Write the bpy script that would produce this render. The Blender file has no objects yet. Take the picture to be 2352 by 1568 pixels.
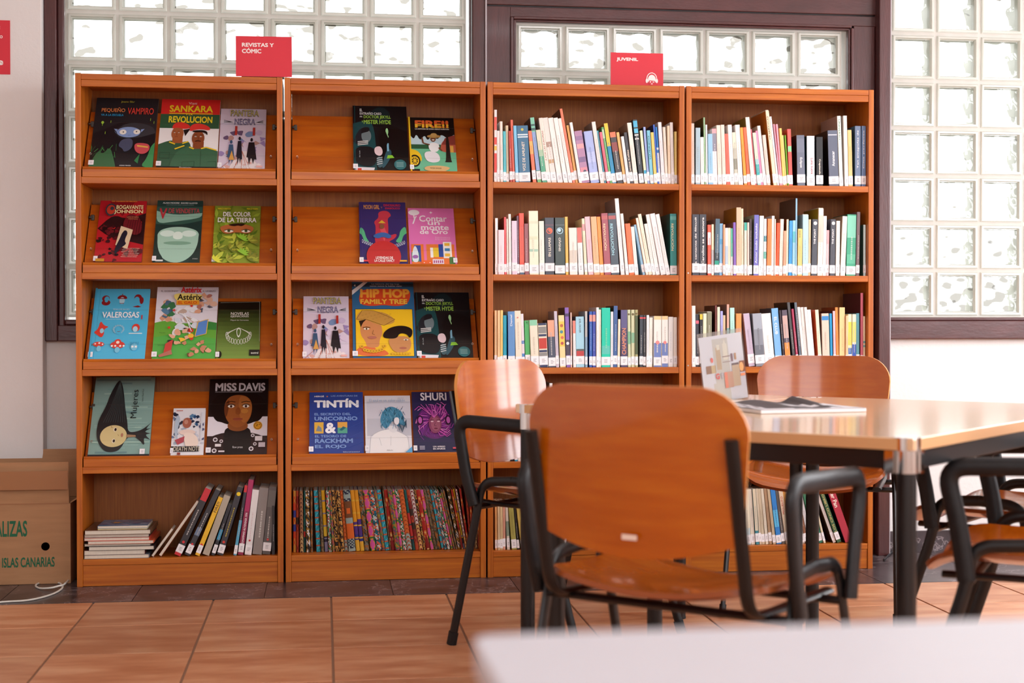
import bpy, bmesh, math, random
from mathutils import Vector, Matrix
random.seed(11)
SC = bpy.context.scene
COL = SC.collection
PI = math.pi
# ------------------------------------------------------------------ camera
F_PX, YAW, PITCH, ROLL, EYE = 3335.97, 0.129275, 0.01166, -0.00047, 0.97
_cy, _sy, _cp, _sp = math.cos(YAW), math.sin(YAW), math.cos(PITCH), math.sin(PITCH)
CF = Vector((_sy*_cp, _cy*_cp, -_sp)); _R = Vector((_cy, -_sy, 0)); _U = _R.cross(CF)
CR = _R*math.cos(ROLL) + _U*math.sin(ROLL); CU = _U*math.cos(ROLL) - _R*math.sin(ROLL)
cam = bpy.data.cameras.new('camera'); co = bpy.data.objects.new('camera', cam); COL.objects.link(co)
co.matrix_world = Matrix(((CR.x, CU.x, -CF.x, 0), (CR.y, CU.y, -CF.y, 0), (CR.z, CU.z, -CF.z, EYE), (0, 0, 0, 1)))
cam.sensor_width = 36; cam.lens = F_PX/2352*36; cam.clip_start = 0.05
cam.dof.use_dof = True; cam.dof.focus_distance = 5.45; cam.dof.aperture_fstop = 3.3
SC.camera = co
def ray(x, y): return CF + CR*((x-1176)/F_PX) - CU*((y-784)/F_PX)
def onY(x, y, Y):
    r = ray(x, y); return r*(Y/r.y) + Vector((0, 0, EYE))
def onZ(x, y, Z):
    r = ray(x, y); return r*((Z-EYE)/r.z) + Vector((0, 0, EYE))
# ------------------------------------------------------------------ world, lights, exposure
w = bpy.data.worlds.new('world'); SC.world = w; w.use_nodes = True
nt = w.node_tree; bg = nt.nodes['Background']
tc = nt.nodes.new('ShaderNodeTexCoord'); sp = nt.nodes.new('ShaderNodeSeparateXYZ'); rp = nt.nodes.new('ShaderNodeValToRGB')
nt.links.new(tc.outputs['Generated'], sp.inputs[0]); nt.links.new(sp.outputs['Z'], rp.inputs[0]); nt.links.new(rp.outputs[0], bg.inputs[0])
rp.color_ramp.elements[0].position = 0.0; rp.color_ramp.elements[0].color = (0.30, 0.29, 0.27, 1)
rp.color_ramp.elements[1].position = 0.06; rp.color_ramp.elements[1].color = (1, 1, 1, 1)
bg.inputs[1].default_value = 3.2
def area(name, loc, rot, sx, sy, power, col=(1, 1, 1)):
    l = bpy.data.lights.new(name, 'AREA'); l.shape = 'RECTANGLE'; l.size = sx; l.size_y = sy; l.energy = power; l.color = col
    o = bpy.data.objects.new(name, l); o.location = loc; o.rotation_euler = rot; COL.objects.link(o); return o
DAY = (0.975, 0.99, 1.04)
for k, yy in enumerate((4.6, 3.0, 1.4)):
    for dy in (-0.26, 0.26): area('window_light_right', (4.42, yy+dy, 1.75), (0, PI/2, 0), 1.5, 0.40, 35, DAY)
for k, xx in enumerate((-1.6, 0.4, 2.4)):
    area('window_light_rear', (xx, -2.42, 2.15), (PI/2, 0, 0), 1.5, 1.3, (24, 37, 54)[k], DAY)
area('ceiling_light', (1.6, 2.6, 2.83), (0, 0, 0), 1.2, 0.3, 14, DAY)
SC.view_settings.view_transform = 'Standard'; SC.view_settings.look = 'None'
SC.view_settings.exposure = -0.27; SC.view_settings.gamma = 1.0; SC.view_settings.use_curve_mapping = False
SC.cycles.max_bounces = 7; SC.cycles.transparent_max_bounces = 8; SC.cycles.sample_clamp_indirect = 4
SC.cycles.caustics_reflective = False; SC.cycles.caustics_refractive = False
SC.cycles.use_adaptive_sampling = True; SC.cycles.adaptive_threshold = 0.02
# ------------------------------------------------------------------ helpers
def s2l(c):
    return tuple((v/12.92 if v <= 0.04045 else ((v+0.055)/1.055)**2.4) for v in c)
def hx(h):
    h = h.lstrip('#'); return s2l(tuple(int(h[i:i+2], 16)/255 for i in (0, 2, 4)))
def mat(name, col, rough=0.5, metal=0.0, coat=0.0, spec=0.5, attr=False):
    m = bpy.data.materials.new(name); m.use_nodes = True; p = m.node_tree.nodes['Principled BSDF']
    p.inputs['Base Color'].default_value = (*col, 1); p.inputs['Roughness'].default_value = rough
    p.inputs['Metallic'].default_value = metal; p.inputs['Coat Weight'].default_value = coat
    p.inputs['Coat Roughness'].default_value = 0.08; p.inputs['Specular IOR Level'].default_value = spec
    if attr:
        a = m.node_tree.nodes.new('ShaderNodeAttribute'); a.attribute_name = 'Col'
        m.node_tree.links.new(a.outputs['Color'], p.inputs['Base Color'])
    return m
def noise_mat(name, c1, c2, scale, rough=0.5, stretch=(1, 1, 1), coat=0.0, bump=0.0, c3=None, detail=6, bscale=None, objcol=False, lo=0.3, hi=0.7, spec=0.5):
    m = mat(name, c1, rough, coat=coat, spec=spec); n = m.node_tree; p = n.nodes['Principled BSDF']
    t = n.nodes.new('ShaderNodeTexCoord'); mp = n.nodes.new('ShaderNodeMapping'); mp.inputs['Scale'].default_value = stretch
    n.links.new(t.outputs['Object'], mp.inputs[0])
    oi = n.nodes.new('ShaderNodeObjectInfo'); mu = n.nodes.new('ShaderNodeMath'); mu.operation = 'MULTIPLY'; mu.inputs[1].default_value = 37.0
    n.links.new(oi.outputs['Random'], mu.inputs[0])
    cb = n.nodes.new('ShaderNodeCombineXYZ')
    for i in range(3): n.links.new(mu.outputs[0], cb.inputs[i])
    n.links.new(cb.outputs[0], mp.inputs['Location'])
    nz = n.nodes.new('ShaderNodeTexNoise'); nz.inputs['Scale'].default_value = scale; nz.inputs['Detail'].default_value = detail
    n.links.new(mp.outputs[0], nz.inputs['Vector'])
    r = n.nodes.new('ShaderNodeValToRGB'); n.links.new(nz.outputs['Fac'], r.inputs[0]); n.links.new(r.outputs[0], p.inputs['Base Color'])
    r.color_ramp.elements[0].position = lo; r.color_ramp.elements[0].color = (*c1, 1)
    r.color_ramp.elements[1].position = hi; r.color_ramp.elements[1].color = (*c2, 1)
    if c3:
        e = r.color_ramp.elements.new((lo+hi)/2); e.color = (*c3, 1)
    if bump:
        b = n.nodes.new('ShaderNodeBump'); b.inputs['Strength'].default_value = bump; b.inputs['Distance'].default_value = 0.002
        if bscale:
            nz2 = n.nodes.new('ShaderNodeTexNoise'); nz2.inputs['Scale'].default_value = bscale; n.links.new(mp.outputs[0], nz2.inputs['Vector']); n.links.new(nz2.outputs['Fac'], b.inputs['Height'])
        else: n.links.new(nz.outputs['Fac'], b.inputs['Height'])
        n.links.new(b.outputs[0], p.inputs['Normal'])
    return m
M = {}
W1, W2, W3 = hx('#a6520f'), hx('#c6701c'), hx('#b66015')
M['wood_h'] = noise_mat('shelf_wood_horizontal', W1, W2, 5, 0.40, (0.7, 6, 14), coat=0.06, c3=W3, spec=0.4)
M['wood_v'] = noise_mat('shelf_wood_vertical', W1, W2, 5, 0.40, (14, 6, 0.7), coat=0.06, c3=W3, spec=0.4)
M['wood_panel'] = noise_mat('display_panel_wood', hx('#a84e12'), hx('#c2681a'), 4, 0.38, (0.9, 8, 8), coat=0.08, spec=0.4, c3=hx('#b55b16'))
M['ply_back'] = noise_mat('plywood_back', hx('#884a15'), hx('#a2601f'), 7, 0.6, (26, 3, 0.8), c3=hx('#95541a'))
M['ply_seat'] = noise_mat('beech_plywood_lacquer', hx('#a84e04'), hx('#b8600c'), 5, 0.24, (0.8, 9, 9), coat=0.7, c3=hx('#b05608'), spec=0.35)
M['ply_edge'] = mat('plywood_edge', hx('#dc9448'), 0.4); M['seat_edge'] = mat('seat_edge', hx('#8e440c'), 0.4)
M['black'] = mat('black_steel', hx('#0f0e10'), 0.34, spec=0.45)
M['black_plastic'] = noise_mat('black_plastic', hx('#111012'), hx('#171618'), 60, 0.45, bump=0.15, spec=0.35)
M['chrome'] = mat('chrome', hx('#e4e2e0'), 0.12, 1.0)
M['steel'] = mat('steel', hx('#bab6ac'), 0.3, 1.0)
M['dark_metal'] = mat('dark_clip', hx('#3a342e'), 0.4, 0.6)
M['laminate'] = noise_mat('beech_laminate', hx('#e2bf98'), hx('#eacaa6'), 4, 0.17, (1, 10, 1), coat=0.35, c3=hx('#e6c49e'), spec=0.8)
M['laminate'].node_tree.nodes['Principled BSDF'].inputs['Coat Roughness'].default_value = 0.10
M['lam_edge'] = mat('laminate_edge', hx('#cf9f6e'), 0.4)
M['white_top'] = mat('white_laminate', hx('#cdced6'), 0.4)
M['wall'] = noise_mat('plaster_white', hx('#e6e2e0'), hx('#ece9e7'), 3, 0.85, bump=0.35, bscale=90)
M['ceil'] = mat('ceiling_white', hx('#efeeec'), 0.9)
M['frame'] = noise_mat('painted_dark_wood', hx('#3f1c1c'), hx('#532929'), 6, 0.33, (1, 6, 3), bump=0.25, bscale=40, coat=0.15)
M['frame_v'] = noise_mat('painted_dark_wood_upright', hx('#3f1c1c'), hx('#532929'), 6, 0.33, (5, 6, 0.6), bump=0.25, bscale=40, coat=0.15)
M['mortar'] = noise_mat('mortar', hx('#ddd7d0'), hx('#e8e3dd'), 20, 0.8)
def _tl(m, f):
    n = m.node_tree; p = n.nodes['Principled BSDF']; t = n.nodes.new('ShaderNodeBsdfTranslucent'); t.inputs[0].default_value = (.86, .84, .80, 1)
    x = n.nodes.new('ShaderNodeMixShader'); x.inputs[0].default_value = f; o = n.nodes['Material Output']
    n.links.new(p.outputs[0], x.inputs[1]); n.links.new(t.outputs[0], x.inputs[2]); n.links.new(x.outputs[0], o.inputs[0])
_tl(M['mortar'], 0.45)  # translucency added so the joints glow; real mortar passes no daylight
M['caulk'] = mat('silicone_bead', hx('#b4acb0'), 0.35)
M['grout'] = mat('grout', hx('#9a7760'), 0.9)
M['cord_w'] = mat('white_cable', hx('#dcd8ce'), 0.45)
M['cord_b'] = mat('black_cable', hx('#201f22'), 0.45)
M['paper'] = noise_mat('page_edges', hx('#d9cfbd'), hx('#e8e0d0'), 40, 0.8, (60, 60, 1))
M['print'] = mat('printed_cover', (1, 1, 1), 0.3, coat=0.25, attr=True)
M['spine'] = mat('printed_spine', (1, 1, 1), 0.38, coat=0.1, attr=True)
M['fabric'] = mat('printed_cloth', (1, 1, 1), 0.55, attr=True, spec=0.3)
M['sticker'] = mat('paper_sticker', (1, 1, 1), 0.5, attr=True)
M['card'] = noise_mat('cardboard', hx('#a67a54'), hx('#b5875f'), 5, 0.75, (1, 1, 8), bump=0.1)
M['cardprint'] = mat('cardboard_print', (1, 1, 1), 0.75, attr=True)
M['tape'] = mat('packing_tape', hx('#a06e49'), 0.3)
def marble():
    m = mat('dark_marble', hx('#3c3235'), 0.3); n = m.node_tree; p = n.nodes['Principled BSDF']
    t = n.nodes.new('ShaderNodeTexCoord'); oi = n.nodes.new('ShaderNodeObjectInfo')
    va = n.nodes.new('ShaderNodeVectorMath'); n.links.new(t.outputs['Object'], va.inputs[0])
    mm = n.nodes.new('ShaderNodeMath'); mm.operation = 'MULTIPLY'; mm.inputs[1].default_value = 31; n.links.new(oi.outputs['Random'], mm.inputs[0]); n.links.new(mm.outputs[0], va.inputs[1])
    vo = n.nodes.new('ShaderNodeTexVoronoi'); vo.feature = 'DISTANCE_TO_EDGE'; vo.inputs['Scale'].default_value = 7
    nz = n.nodes.new('ShaderNodeTexNoise'); nz.inputs['Scale'].default_value = 9; nz.inputs['Detail'].default_value = 6; n.links.new(va.outputs[0], nz.inputs['Vector'])
    mx = n.nodes.new('ShaderNodeMix'); mx.data_type = 'RGBA'; mx.inputs[0].default_value = 0.35
    n.links.new(va.outputs[0], mx.inputs[6]); n.links.new(nz.outputs['Color'], mx.inputs[7]); n.links.new(mx.outputs[2], vo.inputs['Vector'])
    r = n.nodes.new('ShaderNodeValToRGB'); n.links.new(vo.outputs[0], r.inputs[0])
    r.color_ramp.elements[0].position = 0.0; r.color_ramp.elements[0].color = (*hx('#8f8284'), 1)
    r.color_ramp.elements[1].position = 0.04; r.color_ramp.elements[1].color = (0, 0, 0, 1)
    r2 = n.nodes.new('ShaderNodeValToRGB'); n.links.new(nz.outputs['Fac'], r2.inputs[0])
    r2.color_ramp.elements[0].position = 0.35; r2.color_ramp.elements[0].color = (*hx('#342b2e'), 1)
    r2.color_ramp.elements[1].position = 0.7; r2.color_ramp.elements[1].color = (*hx('#55494c'), 1)
    nm = n.nodes.new('ShaderNodeMath'); nm.operation = 'GREATER_THAN'; nm.inputs[1].default_value = 0.47; n.links.new(nz.outputs['Fac'], nm.inputs[0])
    mv = n.nodes.new('ShaderNodeMix'); mv.data_type = 'RGBA'; n.links.new(nm.outputs[0], mv.inputs[0]); mv.inputs[6].default_value = (0, 0, 0, 1); n.links.new(r.outputs[0], mv.inputs[7])
    ad = n.nodes.new('ShaderNodeMix'); ad.data_type = 'RGBA'; ad.blend_type = 'LIGHTEN'; ad.inputs[0].default_value = 1
    n.links.new(r2.outputs[0], ad.inputs[6]); n.links.new(mv.outputs[2], ad.inputs[7]); n.links.new(ad.outputs[2], p.inputs['Base Color'])
    return m
M['marble'] = marble()
def terracotta():
    m = noise_mat('terracotta_tile', hx('#bd7a52'), hx('#dba47c'), 4.5, 0.42, (1.0, 3.2, 1), c3=hx('#cd8e66'), bump=0.12, bscale=30, lo=0.32, hi=0.68, coat=0.05)
    n = m.node_tree; p = n.nodes['Principled BSDF']; src = p.inputs['Base Color'].links[0].from_socket
    oi = n.nodes.new('ShaderNodeObjectInfo'); mr = n.nodes.new('ShaderNodeMapRange'); mr.inputs['To Min'].default_value = 0.84; mr.inputs['To Max'].default_value = 1.1
    n.links.new(oi.outputs['Random'], mr.inputs[0]); h = n.nodes.new('ShaderNodeHueSaturation'); n.links.new(mr.outputs[0], h.inputs['Value'])
    n.links.new(src, h.inputs['Color']); n.links.new(h.outputs[0], p.inputs['Base Color']); return m
M['tile'] = terracotta()
def glassmat(name, spot, th=.615):
    m = bpy.data.materials.new(name); m.use_nodes = True; n = m.node_tree; n.nodes.clear()
    o = n.nodes.new('ShaderNodeOutputMaterial'); g = n.nodes.new('ShaderNodeBsdfRefraction'); g.inputs['IOR'].default_value = 1.45; g.inputs['Roughness'].default_value = 0.0
    gl = n.nodes.new('ShaderNodeBsdfGlossy'); gl.inputs['Roughness'].default_value = 0.05; fr = n.nodes.new('ShaderNodeFresnel'); fr.inputs[0].default_value = 1.45
    mx = n.nodes.new('ShaderNodeMixShader'); n.links.new(fr.outputs[0], mx.inputs[0]); n.links.new(g.outputs[0], mx.inputs[1]); n.links.new(gl.outputs[0], mx.inputs[2])
    n.links.new(mx.outputs[0], o.inputs[0])
    t = n.nodes.new('ShaderNodeTexCoord'); oi = n.nodes.new('ShaderNodeObjectInfo'); mp = n.nodes.new('ShaderNodeMapping'); mp.inputs['Rotation'].default_value = (0, -0.6, 0); mp.inputs['Scale'].default_value = (0.62, 1, 1.25)
    cb = n.nodes.new('ShaderNodeVectorMath'); cb.operation = 'SCALE'; cb.inputs[0].default_value = (3, 5, 7); n.links.new(oi.outputs['Random'], cb.inputs['Scale'])
    n.links.new(t.outputs['Object'], mp.inputs[0]); n.links.new(cb.outputs[0], mp.inputs['Location'])
    nz = n.nodes.new('ShaderNodeTexNoise'); nz.inputs['Scale'].default_value = 27; nz.inputs['Detail'].default_value = 0.6; n.links.new(mp.outputs[0], nz.inputs['Vector'])
    b = n.nodes.new('ShaderNodeBump'); b.inputs['Strength'].default_value = 0.6; b.inputs['Distance'].default_value = 0.004; n.links.new(nz.outputs['Fac'], b.inputs['Height'])
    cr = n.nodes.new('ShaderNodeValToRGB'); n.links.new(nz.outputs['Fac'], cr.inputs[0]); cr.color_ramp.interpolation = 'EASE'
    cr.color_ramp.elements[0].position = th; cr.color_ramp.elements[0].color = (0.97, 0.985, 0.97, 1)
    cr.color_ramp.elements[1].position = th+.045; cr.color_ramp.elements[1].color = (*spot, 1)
    n.links.new(cr.outputs[0], g.inputs['Color'])  # grey blobs of bent light painted into the glass tint
    for s in (g, gl): n.links.new(b.outputs[0], s.inputs['Normal'])
    return m
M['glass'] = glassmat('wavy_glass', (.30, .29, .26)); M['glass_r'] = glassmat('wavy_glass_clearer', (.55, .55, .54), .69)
def rimmat():
    m = bpy.data.materials.new('glass_block_rim'); m.use_nodes = True; n = m.node_tree; n.nodes.clear()
    o = n.nodes.new('ShaderNodeOutputMaterial'); d = n.nodes.new('ShaderNodeBsdfDiffuse'); d.inputs[0].default_value = (*hx('#f0f0e8'), 1)
    t = n.nodes.new('ShaderNodeBsdfTranslucent'); t.inputs[0].default_value = (0.8, 0.82, 0.76, 1)
    mx = n.nodes.new('ShaderNodeMixShader'); mx.inputs[0].default_value = 0.6; n.links.new(d.outputs[0], mx.inputs[1]); n.links.new(t.outputs[0], mx.inputs[2])
    g = n.nodes.new('ShaderNodeBsdfGlossy'); g.inputs['Roughness'].default_value = 0.12; m2 = n.nodes.new('ShaderNodeMixShader'); m2.inputs[0].default_value = 0.12
    n.links.new(mx.outputs[0], m2.inputs[1]); n.links.new(g.outputs[0], m2.inputs[2]); n.links.new(m2.outputs[0], o.inputs[0]); return m
M['rim'] = rimmat()
def acrylic():
    m = bpy.data.materials.new('clear_acrylic'); m.use_nodes = True; n = m.node_tree; n.nodes.clear()
    o = n.nodes.new('ShaderNodeOutputMaterial'); t = n.nodes.new('ShaderNodeBsdfTransparent'); t.inputs[0].default_value = (0.93, 0.95, 0.95, 1)
    g = n.nodes.new('ShaderNodeBsdfGlossy'); g.inputs['Roughness'].default_value = 0.1; mx = n.nodes.new('ShaderNodeMixShader'); mx.inputs[0].default_value = 0.14
    n.links.new(t.outputs[0], mx.inputs[1]); n.links.new(g.outputs[0], mx.inputs[2]); n.links.new(mx.outputs[0], o.inputs[0]); return m
M['acrylic'] = acrylic()

def link(name, me, parent=None, loc=None, rot=None):
    o = bpy.data.objects.new(name, me); COL.objects.link(o)
    if parent: o.parent = parent
    if loc is not None: o.location = loc
    if rot is not None: o.rotation_euler = rot
    return o
def thing(name, label, cat, loc=(0, 0, 0), rot=(0, 0, 0), group=None):
    o = link(name, None, None, loc, rot); o['label'] = label; o['category'] = cat
    if group: o['group'] = group
    return o
def tag(o, label, cat, group=None):
    o['label'] = label; o['category'] = cat
    if group: o['group'] = group
    return o
def struct(o): o['kind'] = 'structure'; return o
class MB:
    """collects coloured faces for one mesh"""
    def __init__(s): s.v = []; s.f = []; s.c = []; s.m = []
    def face(s, pts, col=(1, 1, 1), mi=0):
        i = len(s.v); s.v += [tuple(p) for p in pts]; s.f.append(tuple(range(i, i+len(pts)))); s.c.append(col); s.m.append(mi)
    def box(s, a, b, col=(1, 1, 1), mi=0, bev=0.0, X=None):
        x0, y0, z0 = a; x1, y1, z1 = b
        P = [Vector((x, y, z)) for x in (x0, x1) for y in (y0, y1) for z in (z0, z1)]
        if X is not None: P = [X @ p for p in P]
        for q in ((0, 1, 3, 2), (4, 6, 7, 5), (0, 4, 5, 1), (2, 3, 7, 6), (0, 2, 6, 4), (1, 5, 7, 3)):
            s.face([P[i] for i in q], col, mi)
    def build(s, name, mats, parent=None, loc=None, rot=None, smooth=False, merge=False, bevel=0.0, color=True, auto=None):
        me = bpy.data.meshes.new(name); me.from_pydata(s.v, [], s.f)
        if not isinstance(mats, (list, tuple)): mats = [mats]
        for m in mats: me.materials.append(m)
        if any(s.m): me.polygons.foreach_set('material_index', s.m)
        if color:
            ca = me.color_attributes.new('Col', 'FLOAT_COLOR', 'CORNER'); buf = []
            for f, c in zip(s.f, s.c): buf += [c[0], c[1], c[2], 1.0]*len(f)
            ca.data.foreach_set('color', buf)
        if merge or bevel:
            bm = bmesh.new(); bm.from_mesh(me); bmesh.ops.remove_doubles(bm, verts=bm.verts, dist=1e-5)
            if bevel: bmesh.ops.bevel(bm, geom=[e for e in bm.edges if len(e.link_faces) == 2 and e.calc_face_angle(0) > 0.6], offset=bevel, segments=2, affect='EDGES', profile=0.5, clamp_overlap=True)
            bmesh.ops.recalc_face_normals(bm, faces=bm.faces); bm.to_mesh(me); bm.free()
        if smooth: me.polygons.foreach_set('use_smooth', [True]*len(me.polygons))
        if auto: me.set_sharp_from_angle(angle=auto)
        me.update()
        return link(name, me, parent, loc, rot)
def boxo(name, a, b, m, parent=None, bevel=0.0015, loc=None, rot=None):
    k = MB(); k.box(a, b); return k.build(name, m, parent, loc, rot, bevel=bevel, color=False)
def lboxo(name, a, b, m, parent=None, bevel=0.0015):
    """box whose origin is at its centre so object-space textures differ per piece"""
    c = tuple((p+q)/2 for p, q in zip(a, b)); k = MB(); k.box([p-q for p, q in zip(a, c)], [p-q for p, q in zip(b, c)])
    return k.build(name, m, parent, c, None, bevel=bevel, color=False)
def fillet(pts, r, n=6):
    P = [Vector(p) for p in pts]; out = [P[0]]
    for i in range(1, len(P)-1):
        a, b, c = P[i-1], P[i], P[i+1]; u = (a-b); v = (c-b); rr = min(r, u.length*0.49, v.length*0.49)
        p0 = b+u.normalized()*rr; p2 = b+v.normalized()*rr
        for k in range(n+1):
            t = k/n; out.append(p0*(1-t)**2 + b*2*t*(1-t) + p2*t*t)
    out.append(P[-1]); return out
def tube(name, pts, rx, ry, m, parent=None, hint=(0, 0, 1), seg=10, cap=True, mb=None):
    """elliptic tube along points: rx along side axis (tangent x hint), ry along the other"""
    P = [Vector(p) for p in pts]; k = mb or MB(); rings = []; h = Vector(hint); prev = None
    for i, p in enumerate(P):
        t = (P[min(i+1, len(P)-1)]-P[max(i-1, 0)]).normalized()
        s = t.cross(h)
        if s.length < 1e-4: s = prev if prev else Vector((1, 0, 0))
        s.normalize()
        if prev and s.dot(prev) < 0: s = -s
        prev = s; n = s.cross(t).normalized()
        rings.append([p + s*math.cos(2*PI*j/seg)*rx + n*math.sin(2*PI*j/seg)*ry for j in range(seg)])
    for a, b in zip(rings, rings[1:]):
        for j in range(seg):
            k.face([a[j], a[(j+1) % seg], b[(j+1) % seg], b[j]])
    if cap: k.face(rings[0][::-1]); k.face(rings[-1])
    if mb: return None
    return k.build(name, m, parent, smooth=True, merge=True, color=False, auto=0.9)
# ---- text as polygons
_tc = {}
def glyphs(s, off=0.0):
    key = (s, off)
    if key not in _tc:
        cu = bpy.data.curves.new('t', 'FONT'); cu.body = s; cu.size = 1; cu.resolution_u = 3
        o = bpy.data.objects.new('t', cu); COL.objects.link(o)
        dg = bpy.context.evaluated_depsgraph_get(); dg.update(); ev = o.evaluated_get(dg); me = ev.to_mesh()
        vs = [(v.co.x, v.co.y) for v in me.vertices]; fs = [tuple(p.vertices) for p in me.polygons]
        ev.to_mesh_clear(); bpy.data.objects.remove(o); bpy.data.curves.remove(cu)
        _tc[key] = (vs, fs)
    return _tc[key]
class Art:
    """flat print on a w x h sheet, drawn in 0..1 units, layers a tenth of a millimetre proud"""
    def __init__(s, mb, w, h, X=None, ox=0.0, oz=0.0, y=0.0, dy=0.00008):
        s.mb = mb; s.w = w; s.h = h; s.X = X; s.ox = ox; s.oz = oz; s.y = y; s.dy = dy; s.n = 0
    def _p(s, x, z):
        p = Vector((s.ox+x*s.w, s.y-s.dy*s.n, s.oz+z*s.h)); return s.X @ p if s.X else p
    def poly(s, pts, col, clip=True, soft=None):
        s.n += 1
        if soft or (soft is None and len(pts) >= 5):
            for _ in range(2):
                q = []
                for i, b in enumerate(pts):
                    a, c = pts[i-1], pts[(i+1) % len(pts)]
                    if not (0.001 < b[0] < .999 and 0.001 < b[1] < .999): q.append(b)
                    else: q += [(b[0]*.75+a[0]*.25, b[1]*.75+a[1]*.25), (b[0]*.75+c[0]*.25, b[1]*.75+c[1]*.25)]
                pts = q
        if clip: pts = [(min(max(x, 0), 1), min(max(z, 0), 1)) for x, z in pts]
        s.mb.face([s._p(x, z) for x, z in pts], hx(col) if isinstance(col, str) else col)
    def rect(s, x0, z0, x1, z1, col): s.poly([(x0, z0), (x1, z0), (x1, z1), (x0, z1)], col)
    def ell(s, cx, cz, rx, rz, col, n=20, a0=0, a1=2*PI, rot=0):
        pts = []
        for i in range(n):
            a = a0+(a1-a0)*i/(n if a1-a0 > 6.2 else n-1); x, z = rx*math.cos(a)*s.w, rz*math.sin(a)*s.h
            pts.append((cx+(x*math.cos(rot)-z*math.sin(rot))/s.w, cz+(x*math.sin(rot)+z*math.cos(rot))/s.h))
        s.poly(pts, col, soft=False)
    def line(s, pts, wd, col):
        s.n += 1; c = hx(col) if isinstance(col, str) else col
        for (x0, z0), (x1, z1) in zip(pts, pts[1:]):
            dx, dz = (x1-x0)*s.w, (z1-z0)*s.h; L = math.hypot(dx, dz) or 1; nx, nz = -dz/L*wd/2/s.w*s.w, dx/L*wd/2
            nx = nx/s.w*s.w; a = nx/1.0/s.w; b = nz/s.h
            q = [(x0+a, z0+b), (x0-a, z0-b), (x1-a, z1-b), (x1+a, z1+b)]
            q = [(min(max(x, 0), 1), min(max(z, 0), 1)) for x, z in q]
            s.mb.face([s._p(x, z) for x, z in q], c)
    def text(s, t, x, z, col, w=None, h=None, rot=0, bold=0.0, align='l'):
        """x,z lower-left in 0..1; w,h wanted size of the box in 0..1 (before rotation, in sheet widths/heights along reading dir)"""
        s.n += 1; vs, fs = glyphs(t, 0.0)
        if not vs: return
        x0 = min(v[0] for v in vs); x1 = max(v[0] for v in vs); z0 = min(v[1] for v in vs); z1 = max(v[1] for v in vs)
        gw, gh = x1-x0, z1-z0
        if rot in (0,): W = (w or 0)*s.w; H = (h or 0)*s.h
        else: W = (w or 0)*s.h; H = (h or 0)*s.w
        if not H: H = W*gh/gw
        if not W: W = H*gw/gh
        c = hx(col) if isinstance(col, str) else col
        d = bold*.85; sh = [(0, 0)] if not bold else [(d*math.cos(q*PI/3+.3), d*math.sin(q*PI/3+.3)) for q in range(6)]
        x0 -= d; z0 -= d; gw += 2*d; gh += 2*d
        for k_, (ex, ez) in enumerate(sh):       # weight comes from a ring of slightly shifted impressions
            pts = []
            for v in vs:
                a, b = (v[0]+ex-x0)/gw*W, (v[1]+ez-z0)/gh*H
                if rot == 90: a, b = -b, a
                elif rot == -90: a, b = b, -a
                pts.append((x+a/s.w, z+b/s.h))
            s.n += .12; P = [s._p(*p) for p in pts]
            i = len(s.mb.v); s.mb.v += [tuple(p) for p in P]
            for f in fs: s.mb.f.append(tuple(i+k for k in f)); s.mb.c.append(c); s.mb.m.append(0)
# ------------------------------------------------------------------ room shell
YW = 5.905          # face of the back wall
XL, XR, YB, ZC = -3.2, 4.5, -2.5, 2.9
DY = 5.21           # edge between terracotta and dark marble
# floor: grout slab + tiles
fl = struct(boxo('floor', (XL-.1, YB-.1, -0.06), (XR+.1, YW+0.2, -0.004), M['grout'], bevel=0))
T = 0.4115; G = 0.0035
tm = MB(); tm.box((G-T/2, G-T/2, -0.004), (T/2-G, T/2-G, 0.0)); t0 = tm.build('tile', M['tile'], fl, bevel=0.0015, color=False)
COL.objects.unlink(t0)
cols = range(-7, 11); first = True
far = MB()
for j in range(0, 19):
    for i in cols:
        x = 0.026 + (i+0.5)*T; y = DY-(j+0.5)*T
        vis = (y > 2.1 and -0.34*y-0.5 < x < 0.6*y+0.6)
        if vis:
            o = t0.copy(); COL.objects.link(o); o.location = (x, y, 0)
        else: far.box((x-T/2+G, y-T/2+G, -0.004), (x+T/2-G, y+T/2-G, 0))
fo = far.build('tile_field', M['tile'], fl, color=False); fo['kind'] = 'stuff'
MT = 0.4585; x = -0.21-8*MT
ma = None
while x < XR:
    for (y0, y1) in ((DY+.001, 5.655), (5.66, YW)):
        k = MB(); k.box((-MT/2+.0012, -(y1-y0)/2, -0.004), (MT/2-.0012, (y1-y0)/2, 0.0004))
        k.build('marble_tile', M['marble'], fl, (x+MT/2, (y0+y1)/2, 0), bevel=0.0006, color=False)
    x += MT
struct(boxo('ceiling', (XL-.1, YB-.1, ZC), (XR+.1, YW+.2, ZC+0.1), M['ceil'], bevel=0))
struct(boxo('wall_left', (XL-.1, YB-.1, 0), (XL, YW, ZC), M['wall'], bevel=0))
def holed(name, horiz, fixed, lo, hi, holes, z0, z1, th):
    k = MB(); cur = lo
    def B(a, b, c, d):
        if b-a < 1e-4 or d-c < 1e-4: return
        if horiz: k.box((a, fixed, c), (b, fixed+th, d))
        else: k.box((fixed, a, c), (fixed+th, b, d))
    for a, b in holes:
        B(cur, a, 0, ZC); B(a, b, 0, z0); B(a, b, z1, ZC); cur = b
    B(cur, hi, 0, ZC); return struct(k.build(name, M['wall'], color=False))
holed('wall_right', False, XR, YB, YW, [(0.9, 1.9), (2.5, 3.5), (4.1, 5.1)], 0.95, 2.55, 0.12)
holed('wall_rear', True, YB-.12, XL, XR, [(-2.35, -0.85), (-0.35, 1.15), (1.65, 3.15)], 1.2, 2.6, 0.12)
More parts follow.
